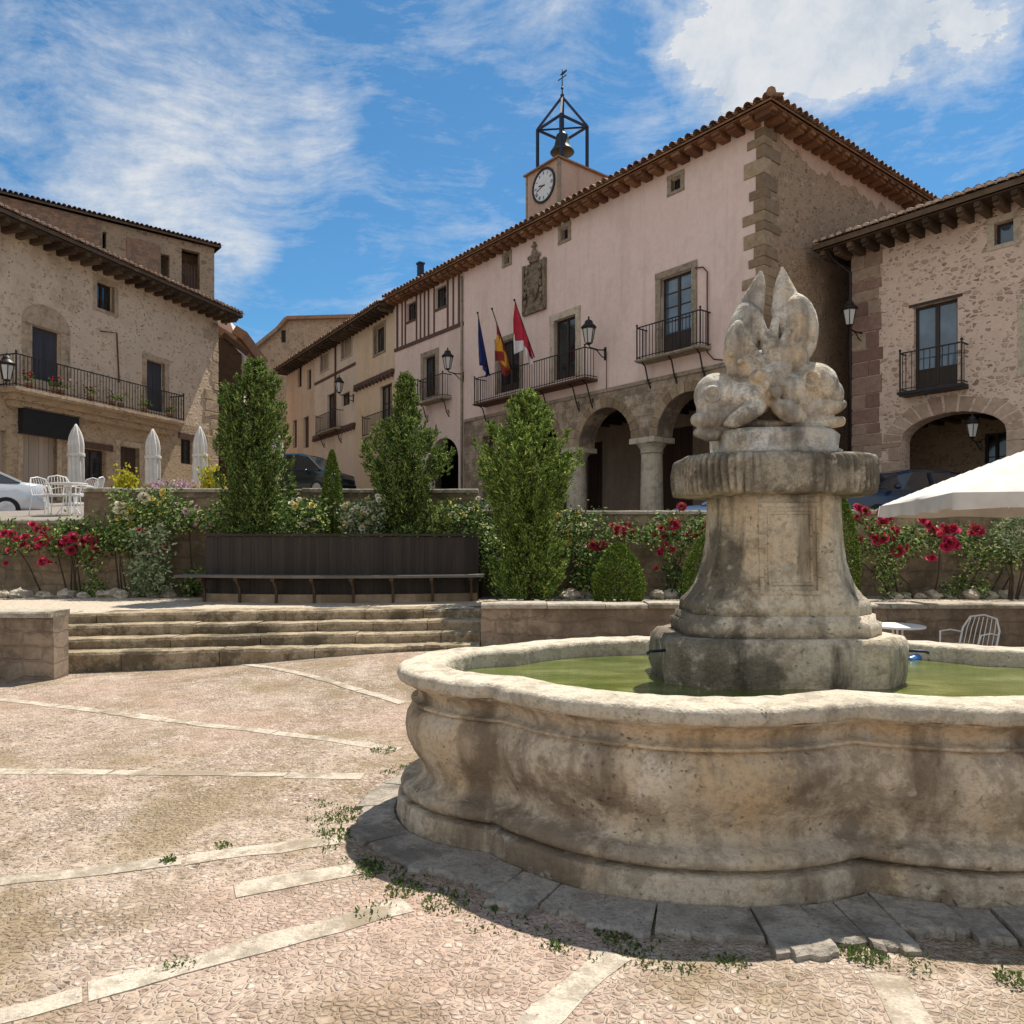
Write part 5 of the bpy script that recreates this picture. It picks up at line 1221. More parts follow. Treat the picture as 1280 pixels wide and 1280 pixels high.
# ================================================================ conifers, topiary, roses
def conifer(name, label, loc, prof, mat, n, seed, lean=.0, size=.11, blade=.011):
    rs = random.Random(seed); hh = prof[-1][0]; t = thing(name, label, 'tree', loc)
    tr = MB(); tr.tube([(0, 0, -.1), (.02, .01, hh*.4), (lean*.6, 0, hh*.93)], [.09, .07, .015], 8)
    for _ in range(16):
        z = rs.uniform(.1, .8)*hh; a = rs.uniform(0, 6.283); q = .35*rad_at(prof, z); tr.tube([(0, 0, z), (q*math.cos(a)*.6, q*math.sin(a)*.6, z+.12), (q*math.cos(a), q*math.sin(a), z+.28)], [.02, .012, .006], 5)
    tr.build('trunk', M['trunk'], t, smooth=True)
    mb = MB(); per = 42; np_ = n//per
    for p_ in range(np_):                                    # the crown is built of upward plumes of needle sprays
        v = (p_+rs.random())/np_; zt = hh*(.06+.94*v**.85); a = rs.uniform(0, 6.283); out = Vector((math.cos(a), math.sin(a), 0))
        rt = rad_at(prof, zt)*(rs.uniform(.12, .9) if rs.random() < .42 else rs.uniform(.66, 1.28)); L = rs.uniform(.25, .62)*(1 if zt < hh*.8 else .75)
        tip = Vector((lean*zt/hh, 0, zt))+out*rt; bs_ = Vector((lean*zt/hh*.8, 0, max(.02, zt-L)))+out*max(.02, rt-L*rs.uniform(.25, .55)); ax = tip-bs_
        for _ in range(per):
            u = rs.random()**.75; w0 = .115*(1-u*.9); c = bs_+ax*u+Vector((rs.gauss(0, w0*.6), rs.gauss(0, w0*.6), rs.gauss(0, w0*.4)))
            if c.z < .0: continue
            dd = (ax.normalized()*rs.uniform(.5, 1.1)+out*rs.uniform(0, .5)+Vector((rs.gauss(0, .45), rs.gauss(0, .45), rs.gauss(0, .35)))).normalized()
            L_ = size*rs.uniform(.5, 1.25); sd2 = dd.cross(Vector((rs.gauss(0, 1), rs.gauss(0, 1), rs.gauss(0, 1)))).normalized(); w_ = blade*rs.uniform(.8, 1.5)
            mb.add([c, c+dd*L_*.5+sd2*w_, c+dd*L_, c+dd*L_*.5-sd2*w_], ((0, 1, 2, 3),))
            for sgn in (-1, 1):
                for q in (.25, .6):
                    b = c+dd*L_*q; e = (dd*.75+sd2*sgn*.8).normalized(); l2 = L_*(.55-.3*q); n2 = sd2.cross(dd)
                    mb.add([b, b+e*l2*.5+n2*w_*.7, b+e*l2, b+e*l2*.5-n2*w_*.7], ((0, 1, 2, 3),))
    mb.build('crown', M[mat], t, recalc=False)
    return t
def rad_at(prof, z):
    for (z0, r0), (z1, r1) in zip(prof, prof[1:]):
        if z0 <= z <= z1: return r0+(r1-r0)*(z-z0)/max(1e-6, z1-z0)
    return prof[-1][1]
conifer('conifer_tree', 'tall dark columnar conifer at the parasol end of the black planter', (bpt(318, 13.2), 13.2, 1.6),
        [(0, .50), (.5, .54), (1.4, .52), (2.1, .48), (2.6, .45), (2.9, .34), (3.2, .10)], 'conifer', 15000, 11)
conifer('conifer_tree', 'dark conifer with a shaggy leaning top in the black planter, nearest the arcade', (bpt(511, 13.2), 13.2, 1.6),
        [(0, .54), (.7, .56), (1.2, .52), (1.7, .62), (2.05, .48), (2.25, .20), (2.7, .13), (2.95, .05)], 'conifer', 15000, 23, -.06)
conifer('conifer_tree', 'bright green upright conifer growing from the terrace beside the black planter', (bpt(661, 12.4), 12.4, TER),
        [(0, .50), (.5, .52), (1.2, .47), (1.9, .54), (2.3, .76), (2.6, .78), (2.9, .52), (3.2, .28), (3.45, .08)], 'coniferlight', 16000, 37, -.05)
def clipped(name, label, loc, rx, hh, n, seed, cone=.6, mat='topiary', leaf=.035):
    rs = random.Random(seed); t = thing(name, label, 'shrub', loc)
    mb = MB(); mb.tube([(0, 0, -.05), (0, 0, hh*.6)], [.04, .02], 6); mb.build('stem', M['trunk'], t)
    mb = MB()
    for _ in range(n):
        v = rs.random(); z = hh*v; q = rx*min(1.0, (math.sin(math.pi*(.08+.92*max(v, .0)*.98+.0)**cone)**.6 if v < .99 else .1))
        q = rx*(max(0, 1-max(0, (v-.28)/.72)**1.7)**.72 if v > .28 else .84+.16*(v/.28)**.7)
        a = rs.uniform(0, 6.283); lump = 1+.06*mnoise.noise((math.cos(a)*2.4+seed, math.sin(a)*2.4, z*3.5)); q *= lump*rs.uniform(.80, 1.03)
        c = Vector((q*math.cos(a), q*math.sin(a), z)); o = Vector((math.cos(a), math.sin(a), .5+v)).normalized()
        d = (o+Vector((rs.gauss(0, .5), rs.gauss(0, .5), rs.gauss(0, .5)))).normalized()*leaf*rs.uniform(.6, 1.3); s_ = d.cross(Vector((rs.gauss(0, 1), rs.gauss(0, 1), rs.gauss(0, 1)))).normalized()*leaf*.36
        mb.add([c, c+d*.5+s_, c+d, c+d*.5-s_], ((0, 1, 2, 3),))
    mb.build('foliage', M[mat], t, recalc=False)
    return t
clipped('topiary_shrub', 'clipped egg shaped shrub behind the low wall, beside the bright conifer', (bpt(773, 12.2), 12.2, TER), .42, .95, 12000, 3)
clipped('topiary_shrub', 'clipped conical shrub half hidden by the fountain pedestal, under the dark red roses', (bpt(884, 12.3), 12.3, TER), .40, 1.12, 8000, 5)
clipped('columnar_cypress', 'slim columnar cypress showing past the pedestal beside the crimson roses', (bpt(1053, 12.4), 12.4, TER), .27, 1.75, 9000, 6)
clipped('columnar_cypress', 'slim columnar cypress with golden tip in the black planter between two conifers', (bpt(415, 13.2), 13.2, 1.6), .19, 1.62, 8000, 8)

ROSE = {}
def rose_head(mat):
    if mat not in ROSE:
        mb = MB(); rs = random.Random(hash(mat) % 99)
        for ring, (rr, zz, k, tilt) in enumerate(((.06, 0, 7, .9), (.045, .02, 6, .55), (.025, .035, 5, .25), (.01, .045, 3, .1))):
            for i in range(k):
                a = 2*math.pi*(i+.5*ring)/k+rs.uniform(-.15, .15); o = Vector((math.cos(a), math.sin(a), 0)); s_ = Vector((-o.y, o.x, 0)); w_ = .042-.006*ring
                b = o*rr*.3+Vector((0, 0, zz-.02)); m_ = o*rr*(.75+.3*tilt)+Vector((0, 0, zz+.03)); e = o*rr*(.8+.75*tilt)+Vector((0, 0, zz+.055-.03*tilt))
                mb.add([b-s_*w_*.3, b+s_*w_*.3, m_+s_*w_, m_-s_*w_, e+s_*w_*.6, e-s_*w_*.6], ((0, 1, 2, 3), (3, 2, 4, 5)))
        ROSE[mat] = mb.build('rose_bloom', M[mat], None, recalc=False); return ROSE[mat]
    o = ROSE[mat].copy(); COL.objects.link(o); return o
def rose_bush(label, boxes, leafn, blooms, mats, y, leafmat='roseleaf', seed=1, base=TER, depth=.3, bs=.75, name='rose_bush', stems=8, bias=0.0):
    """boxes: pixel rectangles of the foliage on the wall at distance y; blooms: pixel spots"""
    rs = random.Random(seed); cx = sum((b[0]+b[2])/2 for b in boxes)/len(boxes); loc = Vector((bpt(cx, y), y, base)); t = thing(name, label, 'rose bush', loc)
    sp = lambda px, py, dy=0.0: P(px, py, y+dy)-loc
    mb = MB()
    for i in range(stems):
        b = boxes[rs.randrange(len(boxes))]; px = rs.uniform(b[0], b[2]); py = rs.uniform(b[1], b[3]); e = sp(px, py); bx = e.x*.55+rs.uniform(-.15, .15)
        mb.tube([(bx, .05, -.03), (bx*.7+e.x*.3, -.05, e.z*.45), tuple(e)], [.018, .013, .006], 5)
    mb.build('stems', M['stem'], t)
    area = sum((b[2]-b[0])*(b[3]-b[1]) for b in boxes); mb = MB()
    def leaf(c, s_):
        n_ = Vector((rs.gauss(0, .6), -1+rs.gauss(0, .5), .7+rs.gauss(0, .5))).normalized(); a = n_.cross(Vector((rs.gauss(0, 1), rs.gauss(0, 1), rs.gauss(0, 1)))).normalized(); b = n_.cross(a)
        mb.add([c-a*s_, c-a*s_*.2+b*s_*.5, c+a*s_, c-a*s_*.2-b*s_*.5], ((0, 1, 2, 3),))
    for b in boxes:
        k = int(1.7*leafn*(b[2]-b[0])*(b[3]-b[1])/area); cl = max(3, k//26); cs = []
        for _ in range(cl):
            cs.append((rs.uniform(b[0], b[2]), rs.uniform(b[1], b[3]), rs.uniform(-depth, .05)))
        for _ in range(k):
            q = rs.choice(cs); s_ = rs.uniform(.022, .045)
            c = sp(q[0]+rs.gauss(0, 6.5), q[1]+rs.gauss(0, 6), q[2]+rs.gauss(0, .07))
            leaf(c, s_)
    mb.build('foliage', M[leafmat], t, recalc=False)
    for i, (px, py, s_) in enumerate(blooms):
        h = rose_head(mats[i % len(mats)]); h.parent = t; h.location = sp(px, py, -depth*.7+rs.uniform(-.08, .06)); sc = s_*bs*rs.uniform(.85, 1.15)
        h.scale = (sc, sc, sc); h.rotation_euler = (R(60+rs.uniform(-35, 30)), rs.uniform(-.5, .5), rs.uniform(-.7, .7))
    return t
def spots(boxes, n, seed, smin=.6, smax=1.2):
    rs = random.Random(seed); r_ = []
    for _ in range(n):
        b = rs.choice(boxes); r_.append((rs.uniform(b[0], b[2]), rs.uniform(b[1], b[3]), rs.uniform(smin, smax)))
    return r_
red = [(6, 668, 1.2), (12, 690, 1.1), (22, 675, 1.3), (32, 672, 1.2), (40, 657, 1.2), (48, 662, 1.1), (52, 676, 1.5), (58, 665, 1.3), (50, 686, 1.2), (54, 702, 1.2), (60, 703, 1.0), (76, 680, 1.1), (84, 676, 1.6), (92, 672, 1.4), (88, 688, 1.2), (102, 677, 1.2), (112, 672, 1.3),
       (120, 676, 1.3), (119, 687, 1.1), (8, 705, .9), (30, 681, 1.2), (15, 668, 1.2), (68, 672, .9), (40, 684, 1.0), (116, 698, .8), (-10, 680, 1.2), (-20, 670, 1.2)]
rose_bush('crimson climbing rose draped along the wall below the white metal chairs', [(-30, 657, 130, 690), (70, 648, 125, 668), (104, 700, 124, 742)], 1300, red, ['redrose', 'redrose', 'darkrose'], 13.55, seed=3, bs=.82)
rose_bush('yellow and white climbing rose tumbling over the taller wall near the folded parasol', [(140, 615, 215, 665), (145, 640, 190, 672), (132, 655, 180, 690)], 1900, spots([(142, 618, 212, 668)], 18, 4, .5, 1.1)+[(165, 640, 1.5), (180, 622, 1.4), (148, 632, 1.1), (205, 616, 1.1)], ['yellowrose', 'creamrose', 'creamrose'], 13.45, seed=5, bs=.75)
rose_bush('pale leaved rose standing against the taller wall, under the yellow one', [(168, 662, 206, 735), (172, 700, 202, 740)], 1500, spots([(170, 660, 208, 700)], 9, 6, .4, .8), ['creamrose', 'darkrose'], 13.2, 'paleleaf', 7)
rose_bush('white speckled rose on top of the taller wall beside the dark planter end', [(212, 632, 282, 660), (232, 715, 256, 745)], 1000, spots([(214, 628, 280, 660)], 16, 8, .4, .9), ['creamrose', 'pinkflower'], 13.45, seed=9)
rose_bush('yellow rose with an orange bloom beside the tall dark conifer in the planter', [(352, 630, 402, 668)], 900, spots([(354, 622, 400, 664)], 14, 10, .5, 1.0), ['yellowrose', 'creamrose'], 12.9, seed=11, base=1.6)
rose_bush('cream rose full of small blooms between the slim cypress and the shaggy conifer', [(430, 628, 474, 668)], 1000, spots([(430, 620, 476, 662)], 26, 12, .5, 1.0), ['creamrose', 'creamrose', 'yellowrose'], 12.9, 'paleleaf', seed=13, base=1.6)
rose_bush('dark leaved rose with few pale blooms at the arcade end of the planter', [(548, 632, 604, 660), (588, 650, 608, 690)], 1000, spots([(545, 620, 604, 655)], 11, 14, .4, .9), ['creamrose', 'yellowrose'], 13.3, seed=15)
rose_bush('tall cream rose on the wall right behind the bright conifer', [(694, 642, 748, 690), (716, 690, 746, 738), (603, 650, 622, 730)], 1900, spots([(696, 642, 730, 700)], 16, 16, .5, 1.0), ['creamrose', 'yellowrose'], 13.15, seed=17, bs=.75)
rose_bush('dark red climbing rose between the egg shaped shrub and the pedestal', [(748, 655, 890, 676), (826, 642, 890, 688), (834, 690, 856, 742), (738, 675, 766, 698)], 1500, spots([(752, 655, 888, 672)], 20, 18, .7, 1.2)+spots([(738, 678, 770, 692)], 7, 20, .8, 1.3)+[(852, 634, 1.2), (842, 655, 1.5), (838, 652, 1.3), (884, 655, 1.4), (880, 664, 1.2), (832, 682, 1.1), (840, 688, 1.2), (826, 690, 1.0), (735, 706, 1.0), (820, 710, .6)], ['darkrose', 'redrose', 'darkrose'], 13.2, seed=19, bs=.8)
rose_bush('crimson rose spreading on the wall beneath the open white parasol', [(1066, 650, 1125, 700), (1110, 660, 1215, 688), (1200, 660, 1300, 712), (1104, 690, 1132, 745), (1180, 722, 1240, 740)], 2300, spots([(1066, 640, 1120, 690)], 11, 21, .7, 1.2)+[(1080, 640, 1.5), (1072, 636, 1.2), (1104, 652, 1.4), (1110, 646, 1.3), (1092, 674, 1.3), (1096, 678, 1.2), (1122, 688, 1.5), (1132, 685, 1.1), (1152, 652, 1.3), (1158, 655, 1.2),
          (1166, 664, 1.5), (1172, 668, 1.7), (1180, 662, 1.6), (1190, 664, 1.7), (1186, 678, 1.5), (1192, 682, 1.7), (1182, 684, 1.4), (1164, 700, 1.3), (1216, 662, 1.5), (1222, 664, 1.3), (1212, 668, 1.1), (1278, 640, .9)], ['redrose', 'redrose', 'darkrose'], 13.0, seed=23, bs=.85)
rose_bush('white rose climbing the wall end below the tip of the parasol', [(1250, 630, 1300, 690)], 900, spots([(1255, 632, 1290, 670)], 8, 25, .5, .9), ['creamrose'], 12.7, 'paleleaf', seed=27)

# potted golden shrubs and mauve flowers on the upper street
def potted(name, label, px, y, w_, hh, mat, seed, cat='potted plant', flowers=None):
    x = bpt(px, y); z = street(x, y); t = thing(name, label, cat, (x, y, z)); rs = random.Random(seed)
    mb = MB(); mb.lathe([(.16, 0), (.22, .32), (.25, .34), (.25, .38), (.21, .38)], 14); mb.build('pot', M['terracotta'], t, smooth=False)
    mb = MB()
    for _ in range(900):
        c = Vector((rs.gauss(0, w_*.4), rs.gauss(0, w_*.4), .38+abs(rs.gauss(.35, .25))*hh)); d = Vector((rs.gauss(0, .6), rs.gauss(0, .6), .6+rs.random())).normalized()*.07; s_ = d.cross(Vector((rs.gauss(0, 1), rs.gauss(0, 1), .2))).normalized()*.026
        mb.add([c, c+d*.5+s_, c+d, c+d*.5-s_], ((0, 1, 2, 3),))
    mb.build('foliage', M[mat], t, recalc=False)
potted('potted_shrub', 'golden leaved shrub in a pot above the wall, between two folded parasols', 157, 15.6, .26, .72, 'yellowleaf', 31)
potted('potted_shrub', 'golden leaved shrub in a pot beside the tall dark conifer', 264, 15.4, .27, .80, 'yellowleaf', 33)
for i, px in enumerate((198, 213, 228, 241)): potted('potted_flowers', ['mauve flowers in a pot just past the second folded parasol', 'mauve flowers in the second pot along the wall top', 'mauve flowers in the third pot along the wall top', 'mauve flowers in the pot nearest the third folded parasol'][i], px, 16.2, .17, .38, 'pinkflower', 40+i)

# ================================================================ parasols, chairs, tables
def folded(label, px, y, top):
    x = bpt(px, y); z = street(x, y); zt = H+(HZ-top)/F*y; h = zt-z
    t = thing('folded_parasol', label, 'parasol', (x, y, z), rnd.uniform(0, 3))
    mb = MB(); mb.tube([(0, 0, .05), (0, 0, h-.02)], .025, 8); mb.lathe([(.3, 0), (.3, .05), (.06, .08), (.05, .3)], 16); mb.build('pole', M['whitemetal'], t)
    mb = MB(); rings = []
    for v, rr in ((h*.26, .22), (h*.29, .245), (h*.38, .235), (h*.46, .24), (h*.55, .235), (h*.65, .23), (h*.75, .235), (h*.84, .20), (h*.91, .14), (h*.96, .075), (h, .02)):
        rings.append([((rr*(1-.26*(1-abs(math.sin(4*a)))))*math.cos(a+.15*math.sin(v*2)), (rr*(1-.26*(1-abs(math.sin(4*a)))))*math.sin(a+.15*math.sin(v*2)), v+.03*math.sin(8*a)*(v < h*.3)) for a in [2*math.pi*k/48 for k in range(48)]])
    mb.loft(rings); mb.build('canopy', M['canvas'], t, smooth=True)
    mb = MB(); mb.lathe([(.245, h*.60), (.25, h*.61), (.25, h*.63), (.245, h*.64)], 20); mb.build('strap', M['canvas'], t)
folded('folded white parasol right behind the white metal chairs', 95, 23, 530)
folded('folded white parasol in front of the brown house door, past the golden shrub', 191, 24, 536)
folded('folded white parasol before the barred window at the rubble house corner', 250, 25, 533)
folded('folded white parasol partly hidden by the tall dark conifer', 347, 29, 541)
folded('folded white parasol at the picture edge before the garage wall', 3, 24, 536)

# open parasol on the plaza
OP = Vector((6.5, 8.9, .24)); op = thing('open_parasol', 'large open white canvas parasol in front of the stone passage house', 'parasol', OP, R(-14))
mb = MB(); mb.tube([(0, 0, 0), (0, 0, 2.72)], .035, 10); mb.lathe([(.35, 0), (.35, .07), (.08, .1), (.07, .4)], 20); mb.build('pole', M['whitemetal'], op)
hw = 1.62; nz = 40; zed, zap = 1.90, 2.62
def can(u, v):                                               # square canopy with sagging panels
    m_ = max(abs(u), abs(v)); sag = .04*math.sin(math.pi*m_)*(1-min(abs(u), abs(v))/max(.001, m_)); edge = 1-.05*(1-min(abs(u), abs(v))/max(.001, m_))*(m_ > .98)
    return (u*hw*edge, v*hw*edge, zap-(zap-zed)*m_**1.08-sag)
mb = MB(); g_ = [[can(-1+2*i/nz, -1+2*j/nz) for i in range(nz+1)] for j in range(nz+1)]
mb.loft(g_, cap=False, closed=False); o = mb.build('canopy', M['canvas'], op, smooth=True)
ring = [g_[0][i] for i in range(nz)]+[g_[j][nz] for j in range(nz)]+[g_[nz][nz-i] for i in range(nz)]+[g_[nz-j][0] for j in range(nz)]
rr = [[(x*1.001, y*1.001, z-.002) for x, y, z in ring], [(x*(1.004+.006*math.sin(i*.9)), y*(1.004+.006*math.sin(i*.9)), z-.09) for i, (x, y, z) in enumerate(ring)], [(x*(1.0+.012*math.sin(i*.9+.4)), y*(1.0+.012*math.sin(i*.9+.4)), z-.17-.012*math.cos(i*.5)) for i, (x, y, z) in enumerate(ring)]]
mb = MB(); mb.loft(rr, cap=False); mb.build('valance', M['canvas'], op, smooth=True)
mb = MB()
for sx, sy in ((1, 1), (1, -1), (-1, 1), (-1, -1)): mb.beam((0, 0, zap-.06), (sx*hw*.98, sy*hw*.98, zed-.03), .02, .03); mb.beam((0, 0, 1.75), (sx*hw*.45, sy*hw*.45, zap-(zap-zed)*.45-.09), .018)
for sx, sy in ((1, 0), (0, 1), (-1, 0), (0, -1)): mb.beam((0, 0, zap-.06), (sx*hw*.95, sy*hw*.95, zed-.04), .02, .03)
mb.build('rib', M['whitemetal'], op)

def wire_chair(label, loc, rz, group=None):
    t = thing('metal_chair', label, 'chair', loc, rz, group)
    mb = MB()
    for i in range(9):
        y = -.21+.42*i/8; mb.tube([(-.22, y, .45+.01*math.cos(y*7)), (0, y, .43), (.22, y, .45)], .007, 5)
    mb.tube([(-.23, -.23, .45), (.23, -.23, .45), (.25, .22, .45), (-.25, .22, .45), (-.23, -.23, .45)], .012, 6); mb.build('seat', M['whitemetal'], t)
    mb = MB(); A = [(-.25, .22, .45), (-.25, .30, .68), (-.18, .36, .84), (0, .38, .88), (.18, .36, .84), (.25, .30, .68), (.25, .22, .45)]
    mb.tube(A, .013, 6)
    for i in range(7):
        x = -.19+.38*i/6; mb.tube([(x, .22, .45), (x, .30, .68), (x*.9, .365, .85-.03*abs(x)*3)], .006, 5)
    mb.build('backrest', M['whitemetal'], t)
    for x, y, x2, y2 in ((-.22, -.22, -.25, -.27), (.22, -.22, .25, -.27), (-.24, .22, -.27, .30), (.24, .22, .27, .30)):
        mb = MB(); mb.tube([(x, y, .45), (x2, y2, 0)], .012, 6); mb.build('leg', M['whitemetal'], t)
    for sx in (-1, 1):
        mb = MB(); mb.tube([(sx*.25, .27, .62), (sx*.28, .05, .66), (sx*.28, -.18, .65), (sx*.25, -.23, .45)], .011, 6); mb.build('armrest', M['whitemetal'], t)
    return t
def round_table(label, loc, rad=.38, h=.73):
    t = thing('metal_table', label, 'table', loc)
    mb = MB(); mb.lathe([(rad, h-.025), (rad+.006, h-.012), (rad, h)], 28); mb.build('table_top', M['whitemetal'], t)
    for k in range(3):
        a = 2*math.pi*k/3; mb = MB(); mb.tube([(.06*math.cos(a), .06*math.sin(a), h-.03), (.05*math.cos(a), .05*math.sin(a), h*.45), (rad*.75*math.cos(a), rad*.75*math.sin(a), 0)], .013, 6); mb.build('leg', M['whitemetal'], t)
gp = lambda px, y: (bpt(px, y), y, ground(bpt(px, y), y)-.03)
wire_chair('white wire chair behind the fountain basin, backing the low wall under the parasol', gp(1210, 9.1), R(-62)).scale = (.88, .88, .86)
round_table('small round white table behind the fountain basin, beside the wire chair', gp(1122, 9.0), .30, .66)
sp_ = lambda px, y: (bpt(px, y), y, street(bpt(px, y), y))
wire_chair('white metal chair next to the silver car boot', sp_(62, 17.0), R(70), 'white chairs on the upper street')
wire_chair('white metal chair on the car side of the white table', sp_(76, 17.6), R(200), 'white chairs on the upper street')
wire_chair('white metal chair beside the taller wall corner', sp_(106, 17.1), R(-80), 'white chairs on the upper street')
wire_chair('white metal chair behind the white table', sp_(99, 18.0), R(-20), 'white chairs on the upper street')
round_table('white metal table among the white chairs below the folded parasol', sp_(86, 17.1))
wire_chair('white chair standing in the arcade before the dark doorway', TH.w(TH.x(744, 3.0), 3.0, 2.02), R(200))

# ================================================================ cars
def car(label, loc, rz, paint, Lc=4.2, Wc_=1.74, kind='hatch', name='parked_car'):
    t = thing(name, label, 'car' if name == 'parked_car' else 'van', loc, rz); hw = Wc_/2
    if kind == 'hatch': top = [(-2.08, .62, .78), (-2.0, .88, .92), (-1.72, .95, .98), (-1.0, 1.0, 1.0), (1.1, 1.0, 1.0), (1.6, .97, .99), (1.95, .90, .93), (2.08, .66, .80)]; roof = [(-1.95, .98, .0), (-1.52, 1.38, 1), (-1.0, 1.45, 1), (.1, 1.45, 1), (.55, 1.36, 1), (1.25, 1.0, 0)]
    elif kind == 'sedan': top = [(-2.15, .66, .80), (-2.08, .98, .92), (-1.6, 1.03, .98), (-1.0, 1.0, 1.0), (.9, .98, 1.0), (1.5, .93, .98), (2.05, .80, .9), (2.15, .6, .8)]; roof = [(-1.6, 1.03, 0), (-.95, 1.38, 1), (-.4, 1.43, 1), (.2, 1.42, 1), (.45, 1.36, 1), (1.1, .99, 0)]
    else: top = [(-2.15, .70, .85), (-2.1, 1.05, .96), (-1.7, 1.1, 1.0), (-1.0, 1.1, 1.0), (1.1, 1.08, 1.0), (1.6, 1.02, .99), (2.05, .88, .93), (2.15, .66, .80)]; roof = [(-2.08, 1.06, 0), (-1.95, 1.70, 1), (-1.2, 1.80, 1), (.2, 1.78, 1), (.7, 1.66, 1), (1.4, 1.06, 0)]
    rings = []
    for x, z, f_ in top:
        w = hw*f_; rings.append([(x, -w*.9, .22), (x, -w, .34), (x, -w*1.0, z*.62), (x, -w*.96, z*.92), (x, -w*.82, z), (x, 0, z+.015), (x, w*.82, z), (x, w*.96, z*.92), (x, w, z*.62), (x, w, .34), (x, w*.9, .22)])
    mb = MB(); mb.loft(rings); mb.build('body', M[paint], t, smooth=True)
    g = MB(); rings = []
    for x, z, on in roof:
        wb = hw*.90; wr = hw*(.70 if on else .86); zb = .93; rings.append([(x, -wb, zb if on else z-.02), (x, -wr*1.02, z-.06 if on else z-.01), (x, -wr*.85, z), (x, wr*.85, z), (x, wr*1.02, z-.06 if on else z-.01), (x, wb, zb if on else z-.02)])
    g.loft(rings); g.build('window', M['glass'], t)
    mb = MB(); a, b = roof[1], roof[-2]
    rr = []
    for x, z, on in roof[1:-1]: rr.append([(x, -hw*.70, z-.05), (x, -hw*.58, z+.012), (x, 0, z+.03), (x, hw*.58, z+.012), (x, hw*.70, z-.05), (x, 0, z-.04)])
    mb.loft(rr)
    for sy in (-1, 1):
        mb.beam((roof[1][0], sy*hw*.71, roof[1][1]-.03), (roof[0][0], sy*hw*.87, roof[0][1]), .07, .05); mb.beam((roof[-2][0], sy*hw*.71, roof[-2][1]-.03), (roof[-1][0], sy*hw*.87, roof[-1][1]), .06, .05)
        for x in (-.35, .0 if kind == 'x' else -.35): mb.beam((x, sy*hw*.725, 1.38), (x, sy*hw*.905, .97), .09, .03)
    mb.build('roof', M[paint], t)
    for sx in (-1.3, 1.3):
        for sy in (-1, 1):
            Mt = Matrix.Translation((sx, sy*(hw-.09), .31)) @ Matrix.Rotation(R(90), 4, 'X'); mb = MB(); mb.lathe([(.22, -.1), (.31, -.09), (.31, .09), (.22, .1)], 20, M=Mt); wl = mb.build('wheel', M['tyre'], t)
            mb = MB(); mb.lathe([(.205, -.108), (.205, .108)], 16, M=Mt); mb.build('rim', M['chrome'], wl)
    for sy in (-1, 1):
        mb = MB(); mb.box(-2.13, -1.98, sy*hw*.62-.14, sy*hw*.62+.14, .70, .88); mb.build('tail_light', M['taillight'], t, bevel=.02)
        mb = MB(); mb.box(1.98, 2.11, sy*hw*.62-.16, sy*hw*.62+.16, .62, .76); mb.build('headlight', M['lampglass'], t, bevel=.02)
        mb = MB(); mb.blob((.85, sy*(hw+.09), 1.02), (.07, .1, .07), 8, 6); mb.build('mirror', M[paint], t, smooth=True)
    mb = MB(); mb.box(-2.17, -2.09, -hw*.88, hw*.88, .36, .56); mb.box(2.08, 2.16, -hw*.86, hw*.86, .32, .5); mb.build('bumper', M[paint], t, bevel=.03)
    return t
car('silver car seen by its red tail lights, beside the white metal chairs', (bpt(-62, 19.5), 19.5, street(-13, 20)-.32), R(180+28), 'silverpaint', kind='sedan')
car('dark car parked beyond the planter, between conifer and slim cypress', sp_(378, 31.5), R(-20), 'darkpaint', kind='van', name='parked_van')
car('navy blue car between the pedestal bowl and the open white parasol', (bpt(1120, 18.3), 18.3, 1.86), R(196), 'navypaint')
car('pale blue car parked before the arcade column, mostly hidden by the fountain', (bpt(938, 19.5), 19.5, 1.55), R(168), 'bluepaint')
SUN, SKY, EXPO, CLOUD, SKYTINT = 4.3, .15, .84, 3.1, (.235, .42, .48)
# ================================================================ camera, sun, sky
cam = bpy.data.cameras.new('camera'); co = bpy.data.objects.new('camera', cam); COL.objects.link(co); SC.camera = co
co.location = (0, 0, H); co.rotation_euler = (R(90), 0, 0); cam.sensor_width = 36; cam.sensor_fit = 'HORIZONTAL'; cam.lens = 36*F/1280; cam.shift_y = (HZ-640)/1280
cam.clip_start = .05; cam.clip_end = 2000
EL, AZ = 62.0, 30.0
sd_ = Vector((math.sin(R(AZ))*math.cos(R(EL)), math.cos(R(AZ))*math.cos(R(EL)), math.sin(R(EL))))
sl = bpy.data.lights.new('sun', 'SUN'); sl.energy = SUN; sl.angle = R(.55); sl.color = (1, .94, .84)
so = bpy.data.objects.new('sun', sl); COL.objects.link(so); so.rotation_euler = sd_.to_track_quat('Z', 'Y').to_euler(); so.location = (0, 0, 40)
w = bpy.data.worlds.new('World'); SC.world = w; w.use_nodes = True
t = NT.__new__(NT); t.t = w.node_tree; t._c = None
bg = w.node_tree.nodes['Background']
sky = t.n('ShaderNodeTexSky', sky_type='NISHITA', sun_disc=False, sun_elevation=R(EL), sun_rotation=R(AZ), altitude=900, air_density=1.0, dust_density=.35, ozone_density=2.2)
dr = t.n('ShaderNodeTexCoord').outputs['Generated']
def sdir(px, py): return Vector(((px-CX)/F, 1, (HZ-py)/F)).normalized()
def blob_mask(px, py, rad, amp):
    ds = t.n('ShaderNodeVectorMath', {0: dr, 1: tuple(sdir(px, py))}, operation='DISTANCE').outputs['Value']
    mr = t.n('ShaderNodeMapRange', {0: ds, 1: 0.0, 2: rad, 3: amp, 4: 0.0}, interpolation_type='SMOOTHSTEP').outputs[0]; return mr
def total(bl):
    s = None
    for b in bl:
        m_ = blob_mask(*b); s = m_ if s is None else t.math('ADD', s, m_)
    return s
